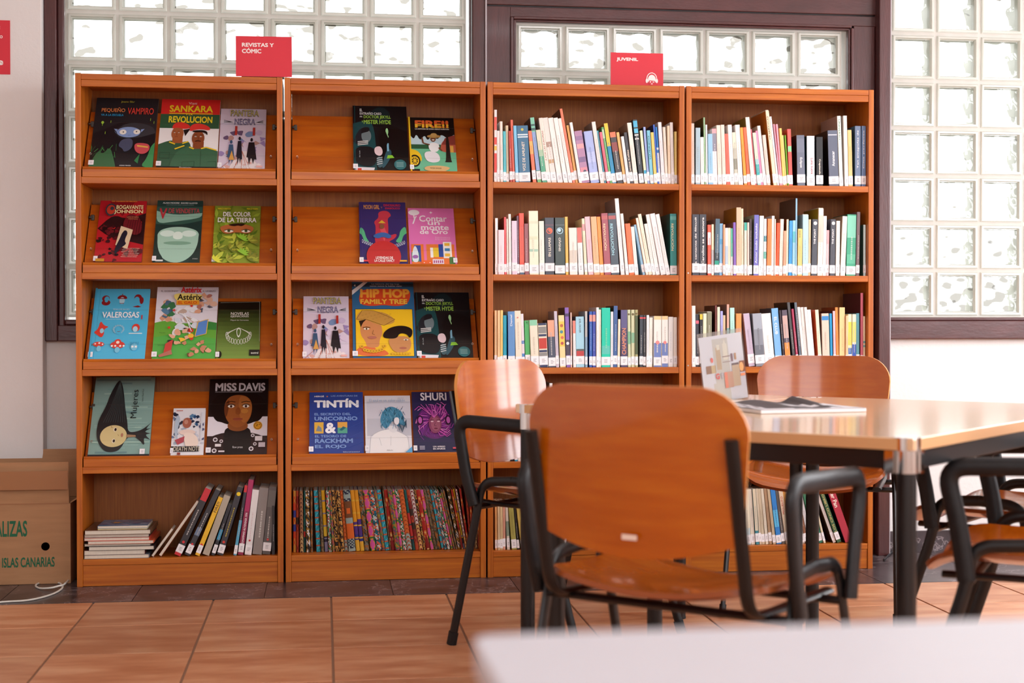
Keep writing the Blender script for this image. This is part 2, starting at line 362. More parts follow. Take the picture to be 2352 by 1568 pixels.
# back wall pieces round the glass-block windows
bw = MB()
bw.box((XL, YW, 0), (-1.003, YW+.12, ZC)); bw.box((-1.003, YW, 0), (XR, YW+.12, 0.99)); bw.box((-1.003, YW, 2.405), (XR, YW+.12, ZC))
bw.box((-0.795, YW+.02, 0.99), (0.6, YW+.12, 1.797)); bw.box((0.6, YW, 0.99), (0.781, YW+.12, 2.405)); bw.box((0.781, YW+.02, 0.99), (2.187, YW+.12, 1.797))
bw.box((0.781, YW, 2.203), (2.187, YW+.12, 2.405)); bw.box((2.187, YW, 0.99), (2.38, YW+.12, 2.405)); bw.box((3.785, YW, 0.99), (XR, YW+.12, 2.405))
struct(bw.build('wall_back', M['wall'], color=False))
# white pillar at the left
pl = lboxo('wall_pillar', (XL, 5.825, 0), (-1.079, YW, ZC), M['wall'], bevel=0.004); struct(pl)
# skirting of dark marble right of the bookcases
bs = link('baseboard_back', None); struct(bs)
for i in range(5):
    lboxo('skirting_tile', (2.30+i*.46+.001, YW-.012, 0.0005), (2.30+(i+1)*.46-.001, YW, 0.092), M['marble'], bs, bevel=0.001)
# glass block prototype: rim + wavy pane
B2 = 0.095
def block_rim():
    k = MB(); o = B2-.003; i = B2-.019; yo, yi = -0.008, 0.004
    ring = lambda r, y: [(-r, y, -r), (r, y, -r), (r, y, r), (-r, y, r)]
    R = [ring(o, 0.07), ring(o, yo+.004), ring(o-.004, yo), ring(i+.005, yo), ring(i+.002, yi), ring(i, yi), ring(i-.003, yi+.014)]
    for a, b in zip(R, R[1:]):
        for j in range(4): k.face([a[j], a[(j+1) % 4], b[(j+1) % 4], b[j]])
    return k
def block_pane():
    k = MB(); i = B2-.019; n = 18; rnd = random.Random(5)
    g = [[None]*(n+1) for _ in range(n+1)]
    for a in range(n+1):
        for b in range(n+1):
            x = -i+2*i*a/n; z = -i+2*i*b/n
            edge = min(a, n-a, b, n-b)/n*5; e = min(1, edge)
            y = 0.006 - 0.0035*e*(math.sin(x*75+z*48+1)+math.sin(x*41-z*83+2)*0.8)*0.5
            g[a][b] = (x, y, z)
    for a in range(n):
        for b in range(n): k.face([g[a][b], g[a+1][b], g[a+1][b+1], g[a][b+1]])
    return k
def window(name, x0, nx, z0, nz, extra=(), pane=None):
    wd = link(name, None); struct(wd)
    cells = [(i, j) for i in range(nx) for j in range(nz)]
    if extra: cells += extra
    mo = MB()
    for i, j in cells:
        cx = x0+(i+.5)*PX; cz = z0+(j+.5)*0.2004
        bl = link('glass_block', RIM, wd, (cx, YW, cz)); bl.rotation_euler = (0, 0, 0)
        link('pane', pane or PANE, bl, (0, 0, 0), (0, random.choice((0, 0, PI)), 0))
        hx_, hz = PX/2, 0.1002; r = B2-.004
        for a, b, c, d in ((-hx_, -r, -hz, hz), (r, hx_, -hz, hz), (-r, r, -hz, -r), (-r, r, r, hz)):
            xa, xb, ya, yb, za, zb = cx+a, cx+b, YW-.001, YW+.06, cz+c, cz+d     # open towards the outside, so the added translucency can glow with daylight
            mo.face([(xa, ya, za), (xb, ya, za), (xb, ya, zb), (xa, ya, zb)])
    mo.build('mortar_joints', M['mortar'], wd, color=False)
    return wd
PX = 0.1975
_r = block_rim().build('glass_block', M['rim'], color=False, merge=True); RIM = _r.data; bpy.data.objects.remove(_r)
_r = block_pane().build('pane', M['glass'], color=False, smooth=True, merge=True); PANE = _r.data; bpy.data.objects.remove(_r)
w1 = window('window_1', -1.0, 8, 1.8017, 3, [(0, -k) for k in (1, 2, 3, 4)])
w2 = window('window_2', 0.785, 7, 1.8017, 2)
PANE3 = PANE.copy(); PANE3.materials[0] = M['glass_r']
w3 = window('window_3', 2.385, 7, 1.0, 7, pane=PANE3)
def fb(name, par, x0, x1, z0, z1, y0, y1=None, v=False, bev=0.004):
    return lboxo(name, (x0, y0, z0), (x1, (y1 or YW), z1), M['frame_v' if v else 'frame'], par, bevel=bev)
# window 1 frame: stile at the left, sill rail
fb('frame_stile', w1, -1.078, -1.030, 0.905, 2.5, 5.862, v=True); fb('frame_moulding', w1, -1.030, -1.004, 0.96, 2.5, 5.875, v=True, bev=0.006)
fb('frame_rail', w1, -1.030, 0.6, 0.905, 0.968, 5.862); fb('frame_moulding', w1, -1.004, 0.6, 0.968, 0.990, 5.875, bev=0.006)
fb('frame_rail', w1, -1.03, 0.6, 2.405, 2.5, 5.865)
fb('frame_stile', w1, 0.590, 0.598, 0.99, 2.405, 5.88, v=True, bev=0.001)
# window 2: boarded frame
fb('frame_stile', w2, 0.600, 0.652, 0, 2.9, 5.855, v=True)
bd = tube('sealant_bead', [(0.655, 5.853, 0), (0.655, 5.853, 2.9)], 0.004, 0.004, M['caulk'], w2, seg=6)
fb('frame_board', w2, 0.659, 0.757, 0, 2.262, 5.872, v=True, bev=0.002)
for k, (a, b) in enumerate(((0.757, 0.770), (0.770, 0.782))): fb('frame_moulding', w2, a, b, 0.9, 2.208-.0+(.013*(1-k)), 5.868+.008*k, v=True, bev=0.003)
fb('frame_board', w2, 0.757, 2.31, 2.221, 2.262, 5.872, bev=0.002)
for k, (a, b) in enumerate(((2.212, 2.224), (2.203, 2.212))): fb('frame_moulding', w2, 0.77, 2.20, a, b, 5.868+.008*k, bev=0.003)
for k, (a, b) in enumerate(((2.188, 2.198), (2.198, 2.210))): fb('frame_moulding', w2, a, b, 0.9, 2.212, 5.876-.008*k, v=True, bev=0.003)
fb('frame_board', w2, 2.210, 2.302, 0, 2.221, 5.872, v=True, bev=0.002)
fb('frame_board', w2, 0.659, 2.31, 2.268, 2.42, 5.868, bev=0.003)
fb('frame_stile', w2, 2.304, 2.354, 0, 2.9, 5.825, v=True)
tube('sealant_bead', [(2.357, 5.835, 0), (2.357, 5.835, 2.9)], 0.003, 0.003, M['caulk'], w2, seg=6)
# window 3: rail under the blocks
fb('frame_rail', w3, 2.36, 4.5, 0.908, 0.985, 5.868); fb('frame_moulding', w3, 2.36, 4.5, 0.985, 1.0, 5.876, bev=0.005)
# ------------------------------------------------------------------ bookcases
YF, YK = 5.523, 5.80
UX = [(-0.905, -0.150), (-0.142, 0.617), (0.624, 1.395), (1.402, 2.162)]
SZ = [1.516, 1.162, 0.804, 0.443]; BZ = 0.101; SD = 0.021; TB = 0.024
NAMES = ['leftmost bookcase', 'second bookcase', 'third bookcase', 'rightmost bookcase']
BL = ['leftmost wooden bookcase with four sloping display shelves of comics and a low book pile',
      'second wooden bookcase, sloping display shelves above a shelf of patterned cloth notebooks',
      'third wooden bookcase from the left, flat shelves filled with upright books',
      'rightmost wooden bookcase, flat shelves of upright books behind the table']
cases = []
SA = Vector((0, 0.182, 0.244)).normalized()         # direction up the display slope
for u, (x0, x1) in enumerate(UX):
    b = thing('bookcase', BL[u], 'bookcase', ((x0+x1)/2, (YF+YK)/2, 0), group='row of wooden bookcases'); cases.append(b)
    ox, oy = b.location.x, b.location.y
    def part(name, a, c, m, par=b, bev=0.0015):
        return lboxo(name, (a[0]-ox, a[1]-oy, a[2]), (c[0]-ox, c[1]-oy, c[2]), M[m], par, bevel=bev)
    part('side_panel', (x0, YF, 0), (x0+SD, YK, 1.897), 'wood_v'); part('side_panel', (x1-SD, YF, 0), (x1, YK, 1.897), 'wood_v')
    a, c = x0+SD+.0004, x1-SD-.0004
    part('top_panel', (a, YF+.0008, 1.874), (c, YK-.008, 1.896), 'wood_h')
    part('top_rail', (a, YF+.0015, 1.849), (c, YF+.022, 1.8735), 'wood_h')
    for z in SZ: part('shelf', (a, YF+.001, z-TB), (c, YK-.008, z), 'wood_h')
    part('shelf', (a, YF+.001, BZ-.022), (c, YK-.008, BZ), 'wood_h')
    part('plinth', (a, YF+.004, 0.001), (c, YF+.024, BZ-.0225), 'wood_h')
    part('back_panel', (a, YK-.0075, 0.02), (c, YK-.0005, 1.893), 'ply_back', bev=0)
    if u < 2:
        for z in SZ:
            d = link('display_shelf', None, b, ((a+c)/2-ox, 0, z)); W = (c-a)/2-.004
            k = MB(); tk = 0.009
            p0 = Vector((0, YF+.030-oy, 0.028)); n = Vector((0, -SA.z, SA.y)); L = 0.300
            A = p0; Bq = p0+SA*L; C2 = Bq-n*tk; D2 = A-n*tk
            cx = 0
            for s0, s1 in ((-W, W),):
                P = [Vector((s0, q.y, q.z)) for q in (A, Bq, C2, D2)]; Q = [Vector((s1, q.y, q.z)) for q in (A, Bq, C2, D2)]
                mid = (A+C2)/2
                k.face(P); k.face(Q[::-1])
                for i in range(4): k.face([P[i], P[(i+1) % 4], Q[(i+1) % 4], Q[i]])
            k.build('sloping_panel', M['wood_panel'], d, bevel=0.0012, color=False)
            k = MB()
            prof = [(YF+.002, 0.0006), (YF+.002, 0.029), (YF+.008, 0.0335), (YF+.011, 0.039), (YF+.019, 0.039), (YF+.019, 0.030), (YF+.030, 0.028), (YF+.030, 0.0006)]
            P = [Vector((-W+.0, y-oy, zz)) for y, zz in prof]; Q = [Vector((W, y-oy, zz)) for y, zz in prof]
            k.face(P); k.face(Q[::-1])
            for i in range(len(P)): k.face([P[i], P[(i+1) % len(P)], Q[(i+1) % len(P)], Q[i]])
            k.build('ledge', M['wood_h'], d, bevel=0.001, color=False)
            for sx in (-1, 1):
                q = p0+SA*0.232
                k = MB(); k.box((sx*(W-.012)-.006, q.y-.012, q.z-.010), (sx*(W-.012)+.006, q.y+.004, q.z+.012)); k.box((sx*(W-.004)-.005, q.y-.02, q.z-.002), (sx*(W-.004)+.005, q.y-.006, q.z+.005))
                k.build('clip', M['dark_metal'], d, bevel=0.0015, color=False)
                q = p0+SA*0.072; e = []
                for i in range(13): an = 2*PI*i/12; e.append((sx*(W-.02)+math.cos(an)*.0035, q.y-.011+math.sin(an)*.0035*.3, q.z+.006+math.sin(an)*.0035))
                k = MB(); tube('', e, .001, .001, None, mb=k, seg=5, cap=False); tube('', [(sx*(W-.02), q.y-.001, q.z), (sx*(W-.02), q.y-.012, q.z+.003)], .0016, .0016, None, mb=k, seg=6)
                k.build('eye_screw', M['steel'], d, color=False, smooth=True)
            for f in (0.075, 0.236):
                q = p0+SA*f; tube('nylon_line', [(-(W-.02), q.y-.014, q.z+.005), (W-.02, q.y-.014, q.z+.005)], .0005, .0005, M['acrylic'], d, seg=4)
# knot in the wood at the top of the rightmost case, small screws on side panels
for zz in (1.17, 0.81):
    tube('screw_head', [(1.41-cases[3].location.x, YF-cases[3].location.y-.0015, zz), (1.41-cases[3].location.x, YF-cases[3].location.y+.001, zz)], .003, .003, M['steel'], cases[3], seg=8)
# ------------------------------------------------------------------ upright books
ORD = 'first second third fourth fifth sixth seventh eighth ninth tenth eleventh twelfth thirteenth fourteenth fifteenth sixteenth seventeenth eighteenth nineteenth twentieth'.split()
TENS = {20: 'twenty', 30: 'thirty', 40: 'forty', 50: 'fifty', 60: 'sixty'}
def ordn(n):
    if n <= 20: return ORD[n-1]
    if n % 10 == 0: return {30: 'thirtieth', 40: 'fortieth', 50: 'fiftieth', 60: 'sixtieth'}[n]
    return TENS[n//10*10]+'-'+ORD[n % 10-1]
def cname(h):
    h = h.lstrip('#'); r, g, b = (int(h[i:i+2], 16)/255 for i in (0, 2, 4)); mx, mn = max(r, g, b), min(r, g, b); L = (mx+mn)/2; d = mx-mn
    if d < 0.055: return 'white' if L > .9 else 'pale grey' if L > .72 else 'grey' if L > .4 else 'dark grey' if L > .22 else 'black'
    if L > .88 and d < .16: return 'cream' if r > b else 'off-white'
    if L < .27 and d < .15: return 'dark grey' if L > .2 else 'black'
    if mx == r: H = ((g-b)/d) % 6
    elif mx == g: H = (b-r)/d+2
    else: H = (r-g)/d+4
    H *= 60; sat = d/mx
    if sat < .14: return ('pale ' if L > .7 else '')+('grey' if H > 150 else 'beige' if L > .6 else 'grey')
    if H < 14 or H > 345: n = 'pink' if L > .78 else 'coral' if L > .6 and H < 30 else 'rose' if L > .6 else 'dark red' if L < .4 else 'red'
    elif H < 40: n = ('peach' if L > .72 else 'tan' if sat < .5 else 'orange') if L > .4 else 'brown'
    elif H < 66: n = 'cream' if L > .82 and sat < .25 else 'pale yellow' if L > .75 else 'yellow' if sat > .5 else 'beige' if L > .55 else 'olive'
    elif H < 165: n = 'pale green' if L > .78 else 'green' if L > .35 else 'dark green'
    elif H < 200: n = 'pale blue' if L > .78 else 'teal'
    elif H < 245: n = 'pale blue' if L > .78 else 'light blue' if L > .6 else 'blue' if L > .38 else 'navy blue'
    elif H < 290: n = 'lilac' if L > .72 else 'purple'
    else: n = 'pale pink' if L > .78 else 'pink' if L > .6 else 'magenta' if L > .42 else 'plum'
    return n
ALLB = []      # (object, colour, features, shelf phrase, index, count)
def spine_book(x, z, yf, wd, h, ang, colr, shelf, opts, D=None, sticker=True):
    root = thing('book', 'book', 'book', (x, yf, z+.0004), (0, ang, 0), group='upright books on the '+shelf)
    D = D or min(0.205, max(0.11, h*0.68)); c = hx(colr); rnd = random.Random(int(x*1e5)+int(h*1e4))
    side = hx(opts.get('side', colr)) if opts.get('side') else tuple(min(1, v*0.96) for v in c)
    k = MB(); ch = min(.0014, wd*.2)
    k.face([(ch, 0, 0), (wd-ch, 0, 0), (wd-ch, 0, h), (ch, 0, h)], c)
    k.face([(wd-ch, 0, 0), (wd, ch, 0), (wd, ch, h), (wd-ch, 0, h)], c)
    k.face([(0, ch, 0), (ch, 0, 0), (ch, 0, h), (0, ch, h)], c)
    for xa, xb in ((0, .0011), (wd-.0011, wd)): k.box((xa, ch, 0), (xb, D, h), side)
    k.face([(ch, 0, h), (wd-ch, 0, h), (wd, ch, h), (0, ch, h)], c)
    a = Art(k, wd, h, ox=0, oz=0, y=0.0)
    for b in opts.get('b', ()): a.rect(.04, b[0], .96, b[1], b[2])
    dark = sum(c) < 0.75
    tc_ = opts.get('tc', '#f4efe6' if dark else '#6a5a58')
    if 't' in opts:
        t = opts['t']; z0, z1 = opts.get('tp', (.3, .8)); rot = 90 if not opts.get('dn') else -90; hh = opts.get('th', .5); tx = opts.get('tx', .5)
        if rot == 90: a.text(t, tx+hh/2, z0, tc_, w=z1-z0, h=hh, rot=90, bold=opts.get('bo', .02))
        else: a.text(t, tx-hh/2, z1, tc_, w=z1-z0, h=hh, rot=-90, bold=opts.get('bo', .02))
    elif wd > .006 and not opts.get('plain'):      # lettering too small to read: short printed strokes
        cc = tuple(v*.75+.25*q for v, q in zip(c, hx(tc_))) if not dark else tuple(v*.5+.5*q for v, q in zip(c, hx(tc_)))
        z0 = rnd.uniform(.24, .32); L = rnd.uniform(.3, .5); q = z0; xx = rnd.uniform(.38, .5)
        while q < z0+L:
            e = q+rnd.uniform(.008, .03); a.rect(xx, q, xx+.16, min(e, .96), cc); q = e+rnd.uniform(.005, .012)
    if 'dot' in opts:
        for (cx, cz, r, cl) in opts['dot']: a.ell(cx, cz, r, r*wd/h, cl)
    k.build('cover', M['spine'], root)
    k = MB(); k.box((.0012, .003, .0012), (wd-.0012, D-.004, h-opts.get('hc', .0012)))
    k.build('page_block', M['paper'], root, color=False)
    if sticker and opts.get('s', 1):
        k = MB(); s0 = rnd.uniform(.004, .014); sh = rnd.uniform(.030, .036); e = .0003
        X0, X1 = (-.0002, wd+.0002)
        cw = hx('#f6f4f6')
        k.box((X0, -.0006, s0), (X1, .004, s0+sh), cw)
        a = Art(k, wd, sh, oz=s0, y=-.0007)
        n = 3 if wd > .012 else 2
        for q in range(n): a.rect(.3 if wd > .01 else .25, .3+.16*q, rnd.uniform(.6, .78), .35+.16*q, '#8d8a90')
        k.build('spine_label', M['sticker'], root)
    return root
GAP = 0.0004
def shelf_books(case, zs, half, sc, ybot, yf, shelf, **kw):
    """half: list of (origin x, origin y, rows); every row (x bottom left, x bottom right, x top left, y top, colour, options) in crop pixels of scale sc"""
    z = zs; out = []; lim = UX[case][1]-SD-.001; lo = UX[case][0]+SD+.0012
    rows = []
    for ox, oy, rr in half:
        for r in rr:
            xb0, xb1, xt0, yt, cl = r[:5]; op = r[5] if len(r) > 5 else {}
            rows.append((ox+xb0/sc, ox+xb1/sc, ox+xt0/sc, oy+yt/sc, cl, op))
    rows.sort(key=lambda r: r[0]); prev = lo; pang = 0
    for i, (a, b, t, yt, cl, op) in enumerate(rows):
        A = onY(a, ybot, yf); Bp = onY(b, ybot, yf); Tt = onY(t, yt, yf)
        h0 = Tt.z-z; ang = math.atan2(Tt.x-A.x, h0); h = h0/math.cos(ang)*1.0; wx = (Bp.x-A.x)
        x = max(A.x, prev); x1 = max(Bp.x, x+.005); wd = max(.004, (x1-x-GAP)*math.cos(ang))
        if ang < -0.35: ang = -0.35
        # a book leaning left must not cut the one before it: stay at least as upright near a vertical neighbour
        if x1 > lim: x1 = lim; wd = max(.004, (x1-x-GAP)*math.cos(ang))
        if out:
            gap = x-pr[0]; hm = min(h, pr[2]); lim_t = math.tan(pr[1])-max(0.0, gap)/hm
            if math.tan(ang) < lim_t: ang = math.atan(lim_t)
        topx = x+h*math.sin(ang)
        if topx < lo: ang = math.asin(max(-1, (lo-x)/h)) if x > lo else 0.0
        if ang > 0:
            over = x+wd+h*math.sin(ang)-lim
            if over > 0: ang = 0.0
        yy = yf + op.get('dy', random.uniform(0, .006))
        # lift so the lowest corner rests on the shelf when leaning
        lift = wd*math.sin(ang) if ang > 0 else 0.0
        if ang > 0 and out: x = x-0.0
        o = spine_book(x, z+lift, yy, wd, h, ang, cl, shelf, op, **kw)
        ALLB.append([o, cl, wd, h, ang, shelf, i+1, len(rows)]); out.append(o); prev = x1; pr = (x+wd/math.cos(ang), ang, h)
    return out
T3, T4 = 'third bookcase', 'rightmost bookcase'
YS = 5.548
A1 = [(45,100,45,60,'#f4eeee',{'b':[(.1,.4,'#e03c34'),(.44,.5,'#f2c040'),(.52,.62,'#e8453a'),(.72,.9,'#ea5348')],'plain':1}),(105,165,100,480,'#f4f1ee'),(170,225,150,295,'#e9e2d8'),
(232,290,222,490,'#4fbcc8'),(295,350,258,372,'#d8c3a0',{'hc':.004}),(360,412,330,485,'#b5301f'),(420,470,365,262,'#ee6a50',{'side':'#a03a22'}),(475,540,425,380,'#7cc4ea'),
(550,775,495,380,'#2f6a8e',{'t':'VOZ DE AMUNET','tc':'#e8dcc8','tp':(.2,.72),'th':.25,'b':[(.78,.86,'#3b7aa0'),(.79,.81,'#e8eef0'),(.83,.85,'#e8eef0')],'dot':[(.48,.93,.12,'#c9c04e')]}),
(822,895,705,485,'#f07850',{'b':[(.55,.8,'#f4b45c')]}),(915,1000,738,222,'#93aee0',{'b':[(.0,.08,'#74c070'),(.15,.19,'#4a9a70'),(.78,1,'#7cc8a8'),(.8,.84,'#2b5a50'),(.87,.9,'#2b5a50')],'side':'#30302c'}),
(1010,1105,862,470,'#4fa884',{'b':[(.62,1,'#e6dcc0'),(.5,.62,'#a8c8a4')]}),(1110,1190,885,235,'#efe4d8',{'t':'A POR LAS EUROPEAS','tc':'#b0705c','tp':(.34,.8),'th':.42}),
(1200,1310,975,230,'#ece2da',{'b':[(.3,.36,'#c8a070'),(.55,.63,'#b09080')]}),(1320,1430,1105,230,'#f6f2ec'),(1440,1530,1215,230,'#f8f4ee'),(1540,1612,1310,240,'#f3ece6'),
(1618,1675,1350,45,'#ee7f5e',{'side':'#3a1c18'}),(1680,1735,1490,372,'#f6b45c'),(1745,1805,1550,320,'#f7f4ef'),
(1810,1964,1650,490,'#b082a6',{'b':[(.16,.3,'#d88a98'),(.4,.5,'#7d5f8e'),(.66,.75,'#e0a0a4'),(.82,.9,'#94709c')],'plain':1,'dot':[(.6,.22,.22,'#4a4462')]})]
B1 = [(155,330,10,495,'#a9b8ea',{'tc':'#3c4468','tp':(.24,.28),'th':.4,'b':[(.4,.6,'#bcc8f0')]}),(345,425,165,305,'#efe8e2',{'side':'#8a7c74'}),(430,470,268,480,'#5fb6cc'),(475,532,318,512,'#e86a80'),
(535,582,360,412,'#5fae6a',{'b':[(.8,.96,'#b8d8b0')]}),(590,672,412,335,'#1590c4',{'b':[(.62,1,'#fbc928')],'side':'#c87818'}),(680,805,525,515,'#3a3338',{'b':[(.9,1,'#ee7850'),(.62,.8,'#8c3a38')]}),
(815,875,660,515,'#f3bd70'),(878,940,748,600,'#f4f1ef'),(945,1010,808,520,'#3c3a40',{'t':'Cantos Celtas','tc':'#f0dcc0','tp':(.2,.66),'th':.55}),
(1018,1108,875,325,'#f3ece0',{'side':'#a89480'}),(1125,1215,985,262,'#2a3138',{'b':[(.88,.98,'#4cb4dc'),(.79,.86,'#58c0e4'),(.69,.77,'#e4e4e0'),(.71,.75,'#2a3138')],'tc':'#e8e8e4','tp':(.56,.68),'th':.6}),
(1235,1290,1130,478,'#f2f2c8',{'b':[(.18,.26,'#2aa8d0')]}),(1293,1342,1200,405,'#9fb4ea',{'side':'#20304c'}),(1345,1415,1268,475,'#7cc8de',{'t':'QUERIDO','tc':'#2c5c78','tp':(.46,.9),'th':.5}),
(1420,1482,1345,515,'#f6cf68'),(1485,1520,1392,360,'#3f6ad0',{'side':'#14306c'}),(1522,1562,1440,405,'#2a86d6',{'b':[(.0,.55,'#e8ecf4'),(.6,.64,'#f0f0f0')]}),(1568,1640,1490,312,'#efebee'),
(1645,1700,1590,408,'#f4e6d6'),(1703,1757,1680,380,'#f9e2c4'),(1762,1825,1722,315,'#efe9e6'),(1828,1880,1825,495,'#f8dc80')]
shelf_books(2, SZ[0], [(1130, 245, A1), (1340, 245, B1)], 8.709, 417, YS, 'top shelf of the '+T3)
C1 = [(65,120,62,430,'#fbfafb',{'plain':1}),(122,240,120,660,'#f4dfe6'),(245,288,228,410,'#ee5a60',{'side':'#7a1414'}),(293,330,280,445,'#f4efe2'),(333,385,318,352,'#f3eee8'),(395,497,383,485,'#e8d2e4'),
(500,540,475,385,'#6f4a5e',{'side':'#3a1c18'}),(545,640,528,335,'#f04f38',{'b':[(0,.06,'#3c6080'),(.2,.78,'#f25a40')]}),(642,722,625,540,'#96525a',{'tc':'#e8d0cc'}),
(735,918,715,290,'#f2f0d4',{'b':[(.36,.4,'#a8ccb4'),(.55,.6,'#e0e4c0'),(.8,.84,'#dfe2c4')],'tc':'#9aa890','tp':(.62,.85),'th':.3}),(930,1030,915,488,'#eef0e2'),
(1040,1222,1030,422,'#3c404c',{'t':'EN LLAMAS','tc':'#f6e8d4','tp':(.32,.65),'th':.27,'dot':[(.5,.77,.33,'#f0643c'),(.45,.765,.2,'#3c404c'),(.52,.775,.14,'#f0643c')],'b':[(.87,.875,'#b05060')],'side':'#3a4440'}),
(1235,1428,1225,422,'#31403c',{'t':'SINSAJO','tc':'#eee8dc','tp':(.41,.65),'th':.27,'dot':[(.5,.77,.33,'#b4dcec'),(.5,.77,.26,'#31403c'),(.45,.78,.17,'#c0e4f0')],'b':[(.87,.875,'#90a0a0')]}),
(1440,1498,1418,405,'#fbc45c'),(1515,1670,1495,620,'#f3ece2',{'b':[(.26,.52,'#d8ccbc')]}),(1690,1788,1650,618,'#ecebe9',{'b':[(.68,1,'#f07064')]}),(1808,1864,1745,440,'#eee9c8',{'b':[(.78,.9,'#e8a0a0')]})]
D1 = [(100,205,25,405,'#f4c3cc',{'side':'#54403a'}),(210,325,140,405,'#eeb988'),(335,410,260,405,'#fb9a3e',{'side':'#a84018'}),
(415,545,345,338,'#a8505e',{'t':'REVOLUCIÓN','tc':'#ecd9b0','tp':(.4,.83),'th':.42,'dn':1,'tx':.42,'b':[(.9,.96,'#c06060')]}),(548,705,475,338,'#43505c',{'t':'REVOLUCIÓN','tc':'#a8dce8','tp':(.32,.83),'th':.42,'dn':1,'tx':.42,'b':[(.9,.96,'#b05858')]}),
(735,815,612,50,'#f6f0f0',{'side':'#9a8680'}),(830,890,720,345,'#f7f3ea'),(900,1000,815,540,'#f8713c',{'tc':'#f8d850'}),(1010,1082,925,600,'#f6f3ea'),(1165,1218,990,560,'#9fd2f2'),
(1220,1270,1010,435,'#f8efdc',{'side':'#c86a14'}),(1275,1345,1062,358,'#f7e8cf',{'side':'#7a6448'}),(1350,1415,1185,545,'#f3efe8'),(1420,1500,1215,365,'#faf5f0',{'side':'#7a6c5c'}),(1510,1612,1290,352,'#f6eeee'),(1618,1695,1405,360,'#f8f2ee'),
(1700,1840,1692,345,'#13908c',{'t':'REVOLUCIÓN','tc':'#ecdfae','tp':(.4,.84),'th':.42,'dn':1,'tx':.4,'side':'#0c4a44','b':[(.9,.96,'#58b0a8')]})]
shelf_books(2, SZ[1], [(1130, 450, C1), (1340, 450, D1)], 8.477, 630, YS, 'second shelf of the '+T3)
E1 = [(62,125,62,180,'#f3d2a0'),(128,190,128,180,'#f0cc98'),(195,255,200,175,'#f8cf78'),(260,345,252,295,'#0f9db8',{'tc':'#2a5a70'}),(380,540,365,205,'#5f93cc',{'t':'Daniel','tc':'#e8eef8','tp':(.74,.94),'th':.3}),
(560,705,515,190,'#f2e6d0',{'dot':[(.5,.88,.12,'#e07a70')]}),(710,775,668,260,'#f4e4ea',{'b':[(.2,.26,'#4a86cc'),(.44,.5,'#4a86cc')]}),(790,905,755,420,'#52ba68',{'t':'3','tc':'#1c5a30','tp':(.92,.98),'th':.4}),
(915,1100,865,405,'#efe5cf',{'b':[(.88,1,'#8fd2ae')]}),(1110,1310,1065,480,'#e9dfc8',{'b':[(.0,.08,'#26345c'),(.34,.39,'#26345c'),(.7,.75,'#26345c'),(.95,1,'#26345c'),(.42,.66,'#c63a2c'),(.2,.33,'#8d8c88'),(.77,.92,'#8d8c88')],'plain':1}),
(1325,1490,1285,410,'#4a5266',{'b':[(.65,1,'#fba888')],'side':'#151318'}),(1492,1565,1440,200,'#cfc4d2',{'side':'#8a7674'}),
(1588,1725,1545,295,'#efdca0',{'b':[(.4,.88,'#f0cf58')],'plain':1,'dot':[(.5,.8,.28,'#c46a40'),(.45,.68,.28,'#4a90a0'),(.55,.57,.26,'#d86a50'),(.5,.46,.26,'#b84a4a')]}),
(1735,1830,1690,115,'#8a63b8',{'b':[(.2,.46,'#4c4450'),(.85,.9,'#4c3c60')],'dot':[(.5,.4,.38,'#f0f0f0')],'t':'7','tc':'#302c34','tp':(.37,.43),'th':.3,'side':'#2a2430'}),(1835,1870,1825,230,'#f2c8b8'),
(1895,1960,1880,420,'#f4eeec',{'b':[(.73,1,'#fb8878')]}),(1965,2160,1950,325,'#a8d8ea',{'t':'JOËL DICKER','tc':'#3c3c48','tp':(.68,.96),'th':.3,'dn':1,'b':[(.2,.36,'#5c5c58'),(.22,.32,'#c04040')],'side':'#28324a'}),
(2170,2225,2165,200,'#8fb0c8',{'b':[(.54,1,'#c8c4bc')]})]
